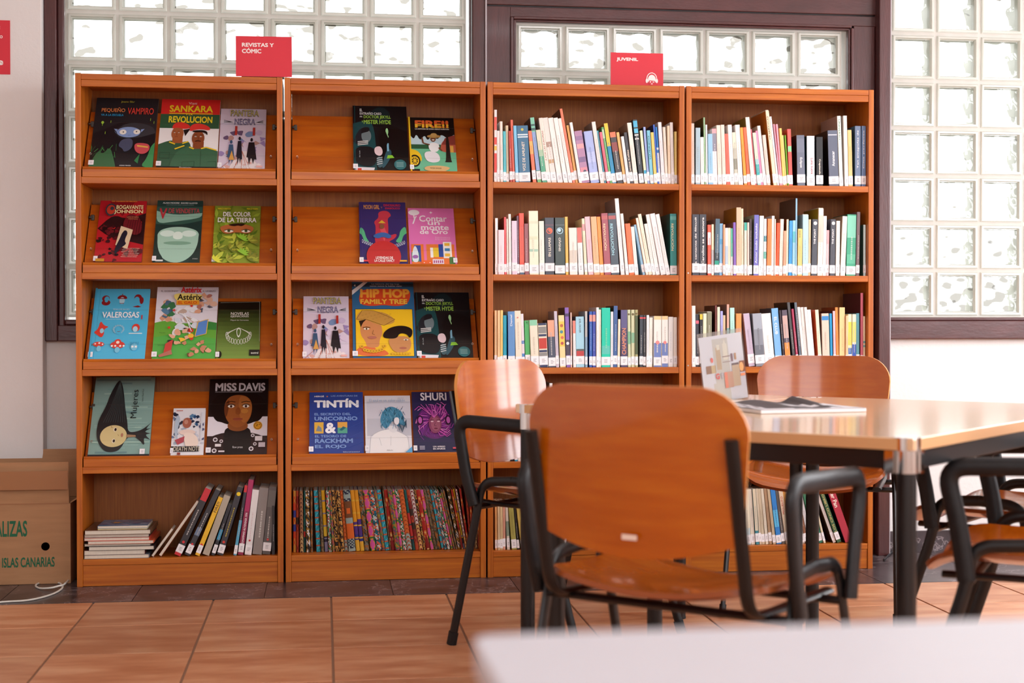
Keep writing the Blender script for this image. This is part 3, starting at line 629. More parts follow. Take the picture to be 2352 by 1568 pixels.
F1 = [(140,210,140,205,'#2f62b8',{'tc':'#d0e0f4','b':[(.82,.94,'#f0a090')]}),(218,290,215,205,'#3f50b0',{'tc':'#d0e0f4','b':[(.82,.94,'#f0a090')]}),(300,362,298,110,'#f8f4f2'),(365,420,362,160,'#f7ebd8'),
(425,625,425,120,'#10cfae',{'b':[(.22,.36,'#5cc8b8')],'tc':'#e4f8b0','tp':(.5,.82),'th':.25,'tx':.65}),(630,690,635,210,'#e8e8ee'),(695,790,705,75,'#41649c',{'side':'#16161c','tc':'#d8e4f0'}),
(792,850,808,385,'#f8e8cc'),(870,1025,868,170,'#4c4468',{'t':'CHAMPION','tc':'#e8946c','tp':(.22,.68),'th':.62,'b':[(.68,1,'#5f5a88')],'side':'#16121c'}),
(1040,1110,1025,165,'#d0d6b0',{'b':[(.05,.1,'#d04030'),(.4,.62,'#80b890')],'dot':[(.5,.92,.35,'#6a5a30')],'plain':1}),(1115,1198,1112,165,'#d2d4ac',{'b':[(.05,.1,'#d84a38'),(.42,.6,'#86b894')],'dot':[(.5,.92,.35,'#6a5a30')],'plain':1}),
(1202,1270,1200,165,'#b0aa78',{'b':[(.1,.16,'#b83028'),(.22,.9,'#4c5c3c')],'dot':[(.5,.93,.35,'#6a5a30')],'plain':1}),(1310,1395,1315,290,'#38404c',{'b':[(.93,.96,'#e04850')],'side':'#1c1c20'}),(1398,1460,1395,290,'#34343c',{'b':[(.93,.96,'#e04850')]}),
(1465,1525,1470,288,'#eef0f2'),(1530,1610,1545,345,'#faf0e4'),(1635,1815,1640,312,'#f8f4ec',{'b':[(0,.47,'#7288c4'),(.93,1,'#f9d49c')],'dot':[(.5,.48,.25,'#f09090')]}),(1822,1970,1822,312,'#f8f4ec',{'b':[(0,.47,'#7288c4'),(.93,1,'#f9d49c')],'dot':[(.5,.48,.25,'#f09090')]}),
(1980,2090,1985,330,'#f2f0ee',{'tc':'#3a7ab0'}),(2095,2180,2095,340,'#f4eae0',{'tc':'#3a7ab0'})]
shelf_books(2, SZ[2], [(1130, 695, E1), (1340, 695, F1)], 10.118, 842, YS, 'third shelf of the '+T3)
shelf_books(2, SZ[3], [(0, 0, [(1160,1172,1160,905,'#e8e0d4'),(1173,1181,1173,898,'#26242a'),(1182,1189,1182,906,'#1a9cc8'),(1190,1198,1190,890,'#f2ece4'),(1199,1208,1199,900,'#f0d060'),(1209,1222,1209,892,'#c8b49c'),(1223,1238,1223,886,'#d8d0c8'),(1262,1269,1262,880,'#f6f6f4',{'side':'#3a3430'})])], 1, 1056, YS, 'fourth shelf of the '+T3)
G1 = [(25,90,20,290,'#d8c8bc'),(110,205,112,378,'#a8c4d0',{'side':'#1c2c34'}),(215,285,205,565,'#f6efea'),(290,325,255,170,'#9cc49a',{'side':'#3a4c28'}),(328,362,312,315,'#fafafa',{'plain':1}),(370,462,358,500,'#98cae8'),
(468,558,442,395,'#f0eaec',{'b':[(.6,.92,'#8c8c9c'),(.92,1,'#f4a8b0')]}),(565,650,515,325,'#f0e4d6'),(655,730,605,318,'#ecdfd2'),(735,808,675,498,'#ee6e5c'),(812,895,722,320,'#faf6f2'),(900,970,825,470,'#c8c8b8',{'b':[(.7,1,'#e8e2cc'),(.3,.5,'#8a8c7c')]}),
(975,1070,870,322,'#f7f2ec'),(1085,1150,975,375,'#fba840',{'side':'#b85810'}),(1152,1215,1040,375,'#f8714a'),(1225,1308,1105,170,'#f0e8de',{'side':'#8a7a28'}),(1312,1350,1195,410,'#f27a88'),
(1355,1425,1245,480,'#a8d8d8',{'b':[(.5,1,'#e8e4cc'),(.2,.4,'#38b0b0')]}),(1428,1475,1300,440,'#ee92b8'),(1480,1545,1345,340,'#f5ece8'),(1548,1618,1450,525,'#ead8cc'),
(1672,1742,1508,45,'#fbe6c4',{'t':'MUJERCITAS','tc':'#5a4838','tp':(.62,.93),'th':.5,'side':'#c8701a','dy':0.0,'hc':-.004})]
H1 = [(8,50,-150,155,'#eef4fa',{'b':[(.55,.7,'#c8dce8')]}),(55,82,-75,305,'#f3a8b8'),(84,122,-18,305,'#f6b0bc'),(126,178,45,388,'#fbd070'),(182,212,105,525,'#f6d88a'),(215,243,150,525,'#6aa818'),(247,325,208,402,'#ee6058',{'b':[(.6,.7,'#8ae0a0')],'side':'#b02818'}),
(410,570,390,525,'#6c7486',{'t':'Eclipse','tc':'#f4f4f4','tp':(.36,.56),'th':.36,'dn':1,'side':'#201c18','b':[(.66,.93,'#767e90')]}),(600,755,595,540,'#e8f0f4',{'t':'Luna nueva','tc':'#a03848','tp':(.24,.56),'th':.34,'dn':1,'tx':.68,'side':'#0f3c48'}),
(790,925,785,560,'#15161a',{'t':'Crepúsculo','tc':'#e8e0d0','tp':(.24,.55),'th':.34,'dn':1}),(1045,1240,1010,432,'#5c6478',{'t':'Amanecer','tc':'#f4f4f8','tp':(.36,.63),'th':.3,'side':'#181616','b':[(.91,.93,'#c8ccd4')]}),
(1255,1330,1205,140,'#f0f4e8',{'t':'UNIVERSO','tc':'#2c7c54','tp':(.66,.95),'th':.42,'dn':1,'side':'#b09484'}),(1365,1440,1330,135,'#f4f8f4'),(1445,1525,1418,420,'#f2cf88'),
(1560,1680,1560,342,'#6f86a8',{'t':'Tan amapolas de','tc':'#f4f4f4','tp':(.3,.93),'th':.34,'side':'#2c4a60'}),(1690,1800,1700,342,'#6a88b4',{'t':'Cita perfecta','tc':'#f4f4f4','tp':(.3,.93),'th':.34,'side':'#103058'})]
shelf_books(3, SZ[0], [(1585, 250, G1), (1785, 250, H1)], 8.71, 422, YS, 'top shelf of the '+T4)
I1 = [(45,180,42,358,'#3f4450',{'t':'La cantante de filicudi','tc':'#f4f2ee','tp':(.15,.95),'th':.26}),(190,328,188,355,'#42464e',{'t':'Carolina se enamora','tc':'#f4f2ee','tp':(.18,.95),'th':.34}),(345,412,342,560,'#f0604a',{'b':[(.6,.85,'#f4e4e8')]}),(418,465,418,552,'#f2ecc8',{'b':[(.2,.5,'#b0b0b8')]}),
(475,565,498,445,'#4f6a7a',{'b':[(.16,.26,'#20a088'),(.26,.4,'#2a3a44')],'side':'#a88474'}),(575,640,572,535,'#8cc4ec',{'b':[(.6,.7,'#5cb0e4')]}),(642,680,642,555,'#f8b088'),(685,742,682,622,'#e8eef4',{'b':[(.2,.62,'#b4cce0')]}),(748,800,748,620,'#efe0c4'),
(803,845,800,628,'#e8f4f0',{'b':[(.4,1,'#60d0b0')]}),(848,900,838,515,'#8a64c0',{'side':'#8a6460'}),(905,1000,905,222,'#d8c0a0',{'tc':'#7a6448','tp':(.35,.85),'th':.3,'side':'#a87814'}),(1003,1052,992,245,'#ecd8bc'),(1062,1118,1062,515,'#eef0e0',{'b':[(.85,1,'#48c0b0')]}),(1120,1158,1118,515,'#f0ddd0'),
(1160,1210,1160,445,'#453436'),(1240,1335,1255,368,'#7474c4',{'t':'Amor todo incluido','tc':'#f4f4f8','tp':(.2,.86),'th':.36,'side':'#8a9478'}),(1340,1402,1362,385,'#f0f6f0',{'plain':1}),(1405,1430,1400,385,'#f8faf6'),(1433,1488,1445,445,'#e4ecec',{'b':[(.3,.42,'#58b4a0'),(.6,.7,'#3c8c98')]}),
(1495,1580,1515,445,'#fb9052'),(1585,1640,1600,385,'#eef0f4',{'side':'#b8b0ac'}),(1643,1665,1652,450,'#f7ead8'),(1668,1728,1700,525,'#fb5a2a')]
J1 = [(40,110,70,450,'#f8e8d8',{'side':'#b05a30'}),(115,170,130,680,'#e0a888'),(173,215,185,455,'#f6e4c8',{'side':'#94501c'}),(225,292,245,480,'#3a9ee4'),(298,352,302,475,'#9fd6e8',{'b':[(.6,.8,'#60c4cc')]}),(358,392,368,45,'#9acdf0',{'side':'#5a4a40'}),
(400,490,412,640,'#f6cf7c',{'dot':[(.4,.95,.1,'#403830'),(.4,.91,.1,'#403830'),(.4,.87,.1,'#403830'),(.4,.83,.1,'#403830')]}),(497,610,498,365,'#b8e2f0',{'hc':-.002}),(615,660,625,455,'#f2cda0'),(668,775,690,455,'#474d58',{'t':'THE POINT','tc':'#f0f0f0','tp':(.56,.83),'th':.36,'dot':[(.55,.93,.33,'#f0f0ec')]}),
(790,890,815,245,'#f2e8dc',{'hc':-.003,'b':[(.5,.9,'#e0d0c0')],'side':'#a88c14'}),(893,960,905,390,'#faf5f4'),(965,1020,975,665,'#f6d8dc',{'b':[(.7,1,'#f4b4b8')],'side':'#201c14'}),(1025,1125,1045,455,'#474a54',{'t':'THE POINT','tc':'#f0f0f0','tp':(.56,.83),'th':.36,'dot':[(.55,.93,.33,'#f0f0ec')]}),
(1140,1215,1155,485,'#f4f0e6'),(1235,1330,1280,395,'#f5efe4',{'side':'#a89078'}),(1350,1530,1365,360,'#3fae88',{'b':[(.62,.98,'#84d8bc'),(.2,.35,'#5cc09c')],'tc':'#e4f4ec','tp':(.25,.48),'th':.2,'side':'#1a5c48'}),(1537,1605,1560,312,'#7a6468'),(1680,1742,1690,560,'#d8f0f0',{'side':'#4a6c60'})]
shelf_books(3, SZ[1], [(1585, 450, I1), (1785, 450, J1)], 8.476, 631.5, YS, 'second shelf of the '+T4)
K1 = [(40,115,35,280,'#f8f4f0'),(125,192,120,450,'#2f3440',{'b':[(.82,.88,'#e86a80')]}),(197,258,195,450,'#22242c',{'b':[(.9,1,'#e8c840')]}),(262,335,265,435,'#f7f3d0'),(340,440,345,405,'#8a8a70',{'hc':-.002}),(505,540,505,275,'#8a4a48',{'side':'#401c16'}),(545,600,545,305,'#f0ead0'),
(612,660,612,385,'#b0b0e8'),(662,715,665,470,'#d8c098'),(742,790,740,252,'#f4b09c',{'b':[(.5,.62,'#50b0b0')],'side':'#7a645c'}),(820,912,805,320,'#b8ece0',{'side':'#7ccab4'}),(925,1035,925,435,'#fb9a50'),(1185,1312,1070,440,'#c8b8cc',{'side':'#a89aa8'}),(1320,1505,1245,440,'#8a909a',{'b':[(.7,1,'#a4acb8'),(.2,.4,'#6c727c')]}),
(1520,1712,1410,445,'#f8f4ee'),(1725,1862,1630,335,'#7cb8ec',{'t':'EL CLUB','tc':'#f0f6fc','tp':(.55,.85),'th':.4,'side':'#1c3048','dn':1})]
L1 = [(132,175,38,370,'#30242c'),(180,290,92,370,'#5a5060',{'b':[(.1,.42,'#fb9040'),(.5,.9,'#c8a8a0')]}),(335,395,205,215,'#4a4a4c',{'side':'#141214'}),(400,445,290,345,'#b03a5c'),(465,518,345,215,'#5f6c78',{'side':'#1c1410'}),(520,575,400,310,'#fbf6f0'),(580,640,478,312,'#f4ece8'),
(645,700,540,312,'#fbf8f4'),(705,775,608,362,'#faf4f2'),(840,910,765,362,'#ece4c8',{'side':'#c84c20','tc':'#303030'}),(917,1065,890,435,'#dccab8',{'b':[(.87,.95,'#2a86cc'),(.07,.09,'#2a6aa0')],'side':'#8a7c70'}),(1080,1130,1055,435,'#10a0dc'),(1135,1185,1115,385,'#f8c0cc',{'side':'#5c1420'}),
(1188,1245,1162,312,'#e08a38',{'side':'#8a3c10'}),(1255,1368,1255,312,'#f9cf90'),(1372,1428,1375,480,'#f8c898'),(1432,1505,1425,448,'#f4ecc8',{'b':[(.1,.35,'#2c6cb8'),(.4,.85,'#f4d848')]}),(1508,1590,1512,448,'#f2f0da',{'b':[(.06,.42,'#2c5cc0'),(.46,.85,'#f4e87c')]}),(1593,1660,1590,430,'#58a0ac'),
(1668,1725,1670,25,'#c85a70',{'side':'#480c20'}),(1728,1796,1725,490,'#f5e2bc',{'b':[(.38,.42,'#30a0a8'),(.46,.5,'#30a0a8')]})]
shelf_books(3, SZ[2], [(1585, 670, K1), (1785, 670, L1)], 8.71, 840, YS, 'third shelf of the '+T4)
N1 = [(138,180,130,105,'#e8b070'),(185,228,175,105,'#d8c098'),(230,278,222,105,'#d8bd90'),(282,328,275,105,'#dca088'),(355,408,318,140,'#e4ddcf',{'b':[(.3,.62,'#7c9a80')]}),(440,530,368,110,'#a8a050',{'tc':'#3c3820','tp':(.36,.5),'th':.3}),(540,582,465,115,'#2a2420'),
(610,680,500,95,'#cdb058'),(690,740,570,95,'#c0604a'),(745,792,630,95,'#9a7a68'),(800,850,660,100,'#c8b8a0'),(860,905,700,100,'#e4dccc'),(915,975,740,110,'#d8d8d0'),(988,1030,830,100,'#d08a3a'),(1040,1100,880,100,'#b8a890'),(1110,1170,920,100,'#7a6a58'),(1180,1240,980,110,'#c8c0b4'),
(1255,1325,1040,120,'#8a8a80'),(1345,1412,1135,110,'#e6e0d4'),(1420,1510,1190,110,'#a87a60'),(1520,1570,1290,110,'#e0d8cc'),(1580,1650,1350,120,'#b0a490'),(1660,1730,1430,120,'#c8a080'),(1740,1800,1500,120,'#8a5a48'),(1810,1880,1580,120,'#e4dcd0'),(1925,2015,1690,120,'#ece8e8'),(2030,2095,1800,130,'#c0b0b0')]
shelf_books(2, BZ, [(1120, 1140, N1)], 7.84, 1267, YS, 'bottom shelf of the '+T3)
R1_ = [(-2,45,-2,110,'#e0d4c0'),(50,120,50,105,'#b8a890'),(135,212,135,110,'#e8e0dc',{'b':[(.0,.06,'#5c4038')]}),(220,300,220,110,'#ece8e8',{'b':[(.0,.06,'#b83030')]}),(332,402,332,110,'#e8e8f0',{'b':[(.0,.07,'#1c4c60')]}),(410,480,410,110,'#a08c70'),(490,560,490,110,'#d8d0c4'),(570,650,500,110,'#c8b090'),(660,715,560,110,'#d8cfc0'),
(722,780,600,90,'#ece4cc',{'b':[(0,.3,'#c8dce0')]}),(785,835,590+60,90,'#ece4d4'),(838,880,680,90,'#3a8a9a',{'b':[(.25,1,'#e4d8bc')]}),(884,912,720,90,'#d8c8b0'),(915,955,760,90,'#cfc0a4'),(960,1000,790,90,'#e4dcc8'),(1003,1043,810,88,'#b09070'),(1048,1088,835,85,'#c8b494'),(1092,1155,885,80,'#2a84d4',{'b':[(.3,.6,'#5cc0ec')]}),
(1160,1202,950,85,'#5a5450'),(1206,1262,1005,115,'#e0ccb0',{'t':'MIGUELITO','tc':'#b83c30','tp':(.55,.88),'th':.5}),(1266,1308,1045,90,'#d89a48'),(1312,1350,1095,90,'#ece4d4'),(1352,1400,1140,90,'#c8a890'),(1402,1440,1190,90,'#c0b0a0'),(1445,1480,1240,90,'#8a5a40'),(1485,1532,1290,100,'#e0e0e4'),(1545,1615,1340,110,'#2f7a58',{'tc':'#c8e0c0','tp':(.2,.36),'th':.5}),
(1620,1668,1400,110,'#2a7a60'),(1672,1700,1450,110,'#e8dcbc'),(1790,1832,1530,100,'#e4dcd8',{'side':'#3c2418'}),(1836,1893,1570,100,'#2f5a3a',{'t':'LOS CINCO LIBROS','tc':'#c8b470','tp':(.2,.95),'th':.5}),(1935,2035,1625,80,'#b02840',{'t':'Peter Pan','tc':'#f4ece0','tp':(.62,.98),'th':.55,'dn':1,'side':'#1c1c34','s':0})]
shelf_books(3, BZ, [(1580, 1110, R1_)], 5.345, 1256, YS, 'bottom shelf of the '+T4)
# leaning books of the leftmost case's bottom shelf
S1 = [(1075,1155,1395,340,'#2e2d31',{'b':[(.0,.1,'#c82c34'),(.82,1,'#cc2c38')],'dot':[(.5,.2,.2,'#d83038')]}),(1180,1245,1500,350,'#34353b',{'b':[(.3,.42,'#6c7c94')],'dot':[(.5,.17,.2,'#d83038')]}),(1290,1342,1515,415,'#f2be30',{'t':'FIRE!!','tc':'#3c2c20','tp':(.74,.92),'th':.6,'dot':[(.5,.18,.3,'#d83028')]}),
(1366,1440,1560,400,'#b5aa98',{'s':0,'plain':1}),(1455,1495,1600,480,'#2a2c34',{'b':[(.3,.5,'#2a90b8')]}),(1515,1580,1650,300,'#33333a',{'tc':'#f0d828','tp':(.26,.44),'th':.5,'dot':[(.55,.9,.34,'#f0d020'),(.5,.19,.22,'#d83a30')]}),
(1685,1718,1725,285,'#30303a',{'b':[(.0,.5,'#58a8c8'),(.9,1,'#d03038')],'s':1}),(1730,1785,1760,230,'#b02860',{'t':'MUHAMMAD ALÍ KINSASA 1974','tc':'#f4e8ec','tp':(.14,.56),'th':.5,'b':[(0,.58,'#902048')]}),(1800,1870,1812,335,'#ece8e8',{'tc':'#b84858','tp':(.45,.9),'th':.3,'dot':[(.5,.22,.15,'#c83038')]}),
(1880,1978,1885,320,'#8d8480',{'s':0}),(1982,2065,1985,310,'#5b5654',{'b':[(.7,.95,'#6c6864')],'dot':[(.5,.22,.15,'#c84040')]}),(2078,2114,2078,500,'#1d1c20',{'s':0,'tc':'#e0e0e0'})]
shelf_books(0, BZ, [(160, 1050, S1)], 4.48, 1277, YS, 'bottom shelf of the leftmost bookcase')
# ---- labels: shortest true description that no other book shares
def finish_labels():
    info = []
    for k, (o, cl, wd, h, ang, shelf, i, n) in enumerate(ALLB):
        th = 'thick' if wd > .022 else 'slim' if wd < .009 else 'medium'
        info.append((o, cname(cl), th, shelf, i, n, ang, h))
    from collections import Counter, defaultdict
    per = defaultdict(list)
    for t in info: per[t[3]].append(t)
    for shelf, L in per.items():
        hs = sorted(t[7] for t in L); tall = hs[-1] - .008
        cand = []
        for k, (o, c, th, s, i, n, ang, h) in enumerate(L):
            lc = L[k-1][1] if k else 'side panel'; rc = L[k+1][1] if k+1 < len(L) else 'side panel'
            a1 = f"{th} {c} book on the {s}".replace('medium ', '')
            nb = (f"between two {lc} ones" if lc == rc else f"between {lc} and {rc} ones")
            if not k: nb = f"at the left end, beside {rc}"
            elif k == len(L)-1: nb = f"at the right end, beside {lc}"
            a2 = f"{th} {c} book {nb}, {s}".replace('medium ', '').replace(' of the ', ', ')
            st = f"{ordn(i)} book from the left" if i <= n-i+1 else f"{ordn(n-i+1)} book from the right"
            if i == 1: st = 'leftmost book'
            if i == n: st = 'rightmost book'
            a3 = f"{th} {c} spine, {st}, {s}".replace('medium ', '').replace(' of the ', ', ')
            cand.append((a1, a2, a3))
        c1 = Counter(c[0] for c in cand); c2 = Counter(c[1] for c in cand); kinds = Counter(t[1] for t in L)
        for t, c in zip(L, cand):
            lab = c[0] if c1[c[0]] == 1 and kinds[t[1]] == 1 else c[1] if c2[c[1]] == 1 and len(c[1].split()) <= 16 else c[2]
            t[0]['label'] = lab
finish_labels()
# ------------------------------------------------------------------ books on the sloping display shelves
PHI = math.atan2(SA.y, SA.z); NO = Vector((0, -SA.z, SA.y))
def onslope(x, y, zb, off):
    p0 = Vector((0, YF+.030, zb+.028))+NO*off; r = ray(x, y); o = Vector((0, 0, EYE))
    return o + r*((p0-o).dot(NO)/r.dot(NO)), p0
def display_book(lev, bl, br, yt, label, art, base, th=.008, roll=0.0, edge=None, sticker=(0.0, .045), sp=None, name='comic_book'):
    zb = SZ[lev]; A, p0 = onslope(bl[0], bl[1], zb, th); Bv, _ = onslope(br[0], br[1], zb, th)
    Tp, _ = onslope((bl[0]+br[0])/2, yt, zb, th)
    wd = (Bv.x-A.x); h = (Tp-p0).dot(SA)
    root = thing(name, label, 'book', (A.x, p0.y, p0.z+.0004)); root.location = Vector((A.x, 0, 0))+Vector((0, p0.y, p0.z+.0006))+NO*.0006
    root.rotation_mode = 'QUATERNION'; root.rotation_quaternion = (Matrix.Rotation(-PHI, 4, 'X') @ Matrix.Rotation(roll, 4, 'Y')).to_quaternion()
    root['group'] = 'books facing out on the sloping shelves'
    e = hx(edge or base); k = MB(); k.box((0, 0, 0), (wd, .0007, h), e); k.box((0, th-.0012, 0), (wd, th-.0005, h), e); k.box((0, .0007, 0), (.0012, th-.0012, h), e)
    a = Art(k, wd, h, y=-.0001); a.rect(0, 0, 1, 1, base); art(a)
    if sp: a.rect(0, 0, .035, 1, sp)
    k.build('cover', M['print'], root)
    k = MB(); k.box((.0013, .0008, .001), (wd-.001, th-.0013, h-.001)); k.build('page_block', M['paper'], root, color=False)
    if sticker:
        k = MB(); f0 = sticker[0]; x0, x1, z0, z1 = (f0-.002/wd)*wd, (f0+.075)*wd, sticker[1]*h*.3+.007, sticker[1]*h*.3+.030
        k.box((x0, -.0048, z0), (x1, -.0044, z1), hx('#f2f0f4')); s = Art(k, x1-x0, z1-z0, ox=x0, oz=z0, y=-.0050)
        for q in range(3): s.rect(.3, .3+.15*q, .75, .34+.15*q, '#8d8a90')
        k.build('spine_label', M['sticker'], root)
    return root
def fan(a, cx, cz, r0, r1, n, wd, col, a0=0, a1=2*PI):
    for i in range(n):
        t = a0+(a1-a0)*i/n; a.line([(cx+r0*math.cos(t), cz+r0*math.sin(t)*a.w/a.h), (cx+r1*math.cos(t+.12), cz+r1*math.sin(t+.12)*a.w/a.h)], wd, col)
def star(a, cx, cz, r, n, col, q=.45, rot=0):
    pts = []
    for i in range(2*n):
        t = rot+PI*i/n; rr = r if i % 2 == 0 else r*q; pts.append((cx+rr*math.cos(t), cz+rr*math.sin(t)*a.w/a.h))
    a.poly(pts, col, soft=False)
def splash(a, rnd, n, x0, x1, z0, z1, r, cols):
    for i in range(n):
        cx, cz = rnd.uniform(x0, x1), rnd.uniform(z0, z1); m = rnd.randint(4, 7); p = []
        for j in range(m):
            t = 2*PI*j/m+rnd.uniform(-.3, .3); q = r*rnd.uniform(.4, 1.3); p.append((cx+q*math.cos(t), cz+q*math.sin(t)*a.w/a.h))
        a.poly(p, rnd.choice(cols))
# --- cover A: dark forest, blue ghostly child head
def art_a(a):
    r = random.Random(1)
    a.poly([(.0, .48), (.2, .55), (.45, .66), (.75, .62), (1, .52), (1, .0), (0, 0)], '#1b1b20')
    a.poly([(.35, .55), (.6, .66), (.95, .6), (1, .5), (.7, .42), (.4, .42)], '#3a3b40')
    for i in range(26):
        x = r.uniform(0, .42); z = r.uniform(.0, .26); a.line([(x, z), (x+r.uniform(-.08, .1), z+r.uniform(.03, .1))], .0018, r.choice(['#3f7a44', '#4f9450', '#2f5c3a']))
    a.poly([(.0, .02), (.12, .25), (.2, .18), (.3, .3), (.38, .12), (.42, .0), (0, 0)], '#3a6c46')
    a.poly([(.8, .02), (.9, .14), (.94, .3), (1, .36), (1, 0)], '#3f9055'); a.poly([(.7, .1), (.78, .2), (.76, .06)], '#2f7a48')
    a.poly([(.47, .4), (.42, .3), (.5, .27), (.52, .22), (.6, .24), (.66, .3), (.64, .42)], '#4a5068')
    a.poly([(.34, .52), (.38, .47), (.36, .5)], '#8ea8d8'); a.ell(.57, .5, .19, .075, '#86a0d0', 26); a.poly([(.77, .5), (.82, .55), (.76, .54)], '#86a0d0'); a.poly([(.38, .5), (.33, .545), (.39, .54)], '#86a0d0')
    a.ell(.48, .5, .055, .035, '#f0eee4'); a.ell(.7, .505, .055, .035, '#f0eee4'); a.ell(.485, .5, .012, .008, '#403c38'); a.ell(.695, .507, .012, .008, '#403c38'); a.line([(.56, .455), (.61, .457)], .0012, '#4a5078')
    a.poly([(.68, .34), (.8, .35), (.92, .33), (.93, .25), (.85, .19), (.75, .2), (.69, .25)], '#c85058'); a.poly([(.72, .32), (.9, .3), (.9, .28), (.73, .295)], '#e0b050')
    for (x, z) in ((.14, .62), (.27, .66), (.9, .7), (.96, .66), (.2, .5)): a.line([(x, z), (x, z-.035)], .0018, '#9ccc3c')
    a.ell(.14, .63, .022, .02, '#a8d84c')
    a.text('PEQUEÑO', .1, .775, '#e08a50', w=.38, h=.075, bold=.02); a.text('VAMPIRO', .52, .755, '#e0483c', w=.42, h=.095, bold=.015)
    a.text('VA A LA ESCUELA', .1, .725, '#2a9cd0', w=.36, h=.03, bold=.03); a.text('Joann Sfar', .4, .915, '#c8c040', w=.22, h=.035); a.text('OCEANO TRAVESIA', .48, .02, '#e8e8e8', w=.18, h=.014, bold=.02)
def face(a, cx, cz, s, skin, hair=None, look=0):
    a.ell(cx, cz, .085*s, .085*s, skin, 22)
    a.ell(cx-.035*s, cz+.02*s, .013*s, .007*s, '#f4f0e8', 10); a.ell(cx+.035*s, cz+.02*s, .013*s, .007*s, '#f4f0e8', 10)
    a.ell(cx-.033*s+look, cz+.02*s, .006*s, .006*s, '#1c1410', 8); a.ell(cx+.037*s+look, cz+.02*s, .006*s, .006*s, '#1c1410', 8)
    a.line([(cx-.055*s, cz+.036*s), (cx-.018*s, cz+.038*s)], .0016*s, '#1c1410'); a.line([(cx+.018*s, cz+.038*s), (cx+.055*s, cz+.036*s)], .0016*s, '#1c1410')
    a.line([(cx, cz+.015*s), (cx+.008*s, cz-.015*s), (cx-.006*s, cz-.017*s)], .0012*s, '#6a3020'); a.line([(cx-.025*s, cz-.042*s), (cx, cz-.038*s), (cx+.025*s, cz-.042*s)], .002*s, '#7a2c20')
def art_b(a):
    a.rect(0, .78, 1, 1, '#de2f2c'); a.rect(0, .575, 1, .78, '#2f5c3e'); a.rect(0, .0, 1, .575, '#f2efee')
    a.text('Viani', .46, .925, '#f4ece0', w=.14, h=.035); a.text('SANKARA', .14, .81, '#f6dc2c', w=.74, h=.1, bold=.035); a.rect(.14, .785, .88, .795, '#f6dc2c'); a.text('REVOLUCION', .14, .655, '#f6dc2c', w=.74, h=.095, bold=.035)
    a.text('Y LA', .42, .765, '#f6dc2c', w=.12, h=.02, bold=.02)
    for cx, dx in ((.33, 0), (.68, 0)):
        pass
    a.poly([(.0, .34), (.22, .41), (.35, .36), (.5, .4), (.56, .3), (.5, 0), (0, 0)], '#355c44'); a.rect(.23, .36, .4, .46, '#a05a34')
    a.ell(.31, .5, .1, .1, '#a8603a', 24); a.poly([(.2, .56), (.24, .65), (.38, .67), (.52, .61), (.5, .57), (.4, .56), (.3, .585)], '#dc3830'); a.poly([(.4, .55), (.52, .57), (.44, .46)], '#1c1818')
    face(a, .29, .49, 1.0, '#a8603a', look=-.006)
    a.poly([(.28, .22), (.5, .33), (.62, .28), (.76, .32), (1, .25), (1, 0), (.2, 0)], '#3c684c'); a.rect(.58, .28, .76, .38, '#8a4a2c')
    face(a, .66, .43, 1.25, '#8c4c2e'); a.poly([(.5, .52), (.52, .62), (.66, .65), (.84, .6), (.86, .54), (.7, .56), (.6, .55)], '#e03c34'); a.poly([(.54, .54), (.8, .55), (.82, .46), (.76, .52), (.58, .51)], '#1c1818'); a.line([(.61, .385), (.66, .395), (.71, .385)], .0035, '#1c1410')
    for p in (((.18, .37), (.28, .34)), ((.4, .35), (.5, .38)), ((.52, .3), (.6, .275)), ((.72, .28), (.8, .3)), ((.28, .27), (.44, .32)), ((.8, .3), (.98, .26))): a.line(list(p), .006, '#e8c830')
    for p in (((.04, .22), (.2, .22), (.2, .14), (.04, .14), (.04, .22)), ((.42, .09), (.62, .1), (.62, .03), (.42, .02), (.42, .09)), ((.84, .1), (.98, .1), (.98, .03)), ((.72, .25), (.72, .02))): a.line(list(p), .001, '#1c3424')
    a.rect(0, 0, 1, .025, '#14181c'); a.text('Mamarracho', .38, .005, '#f0f0f0', w=.2, h=.016)
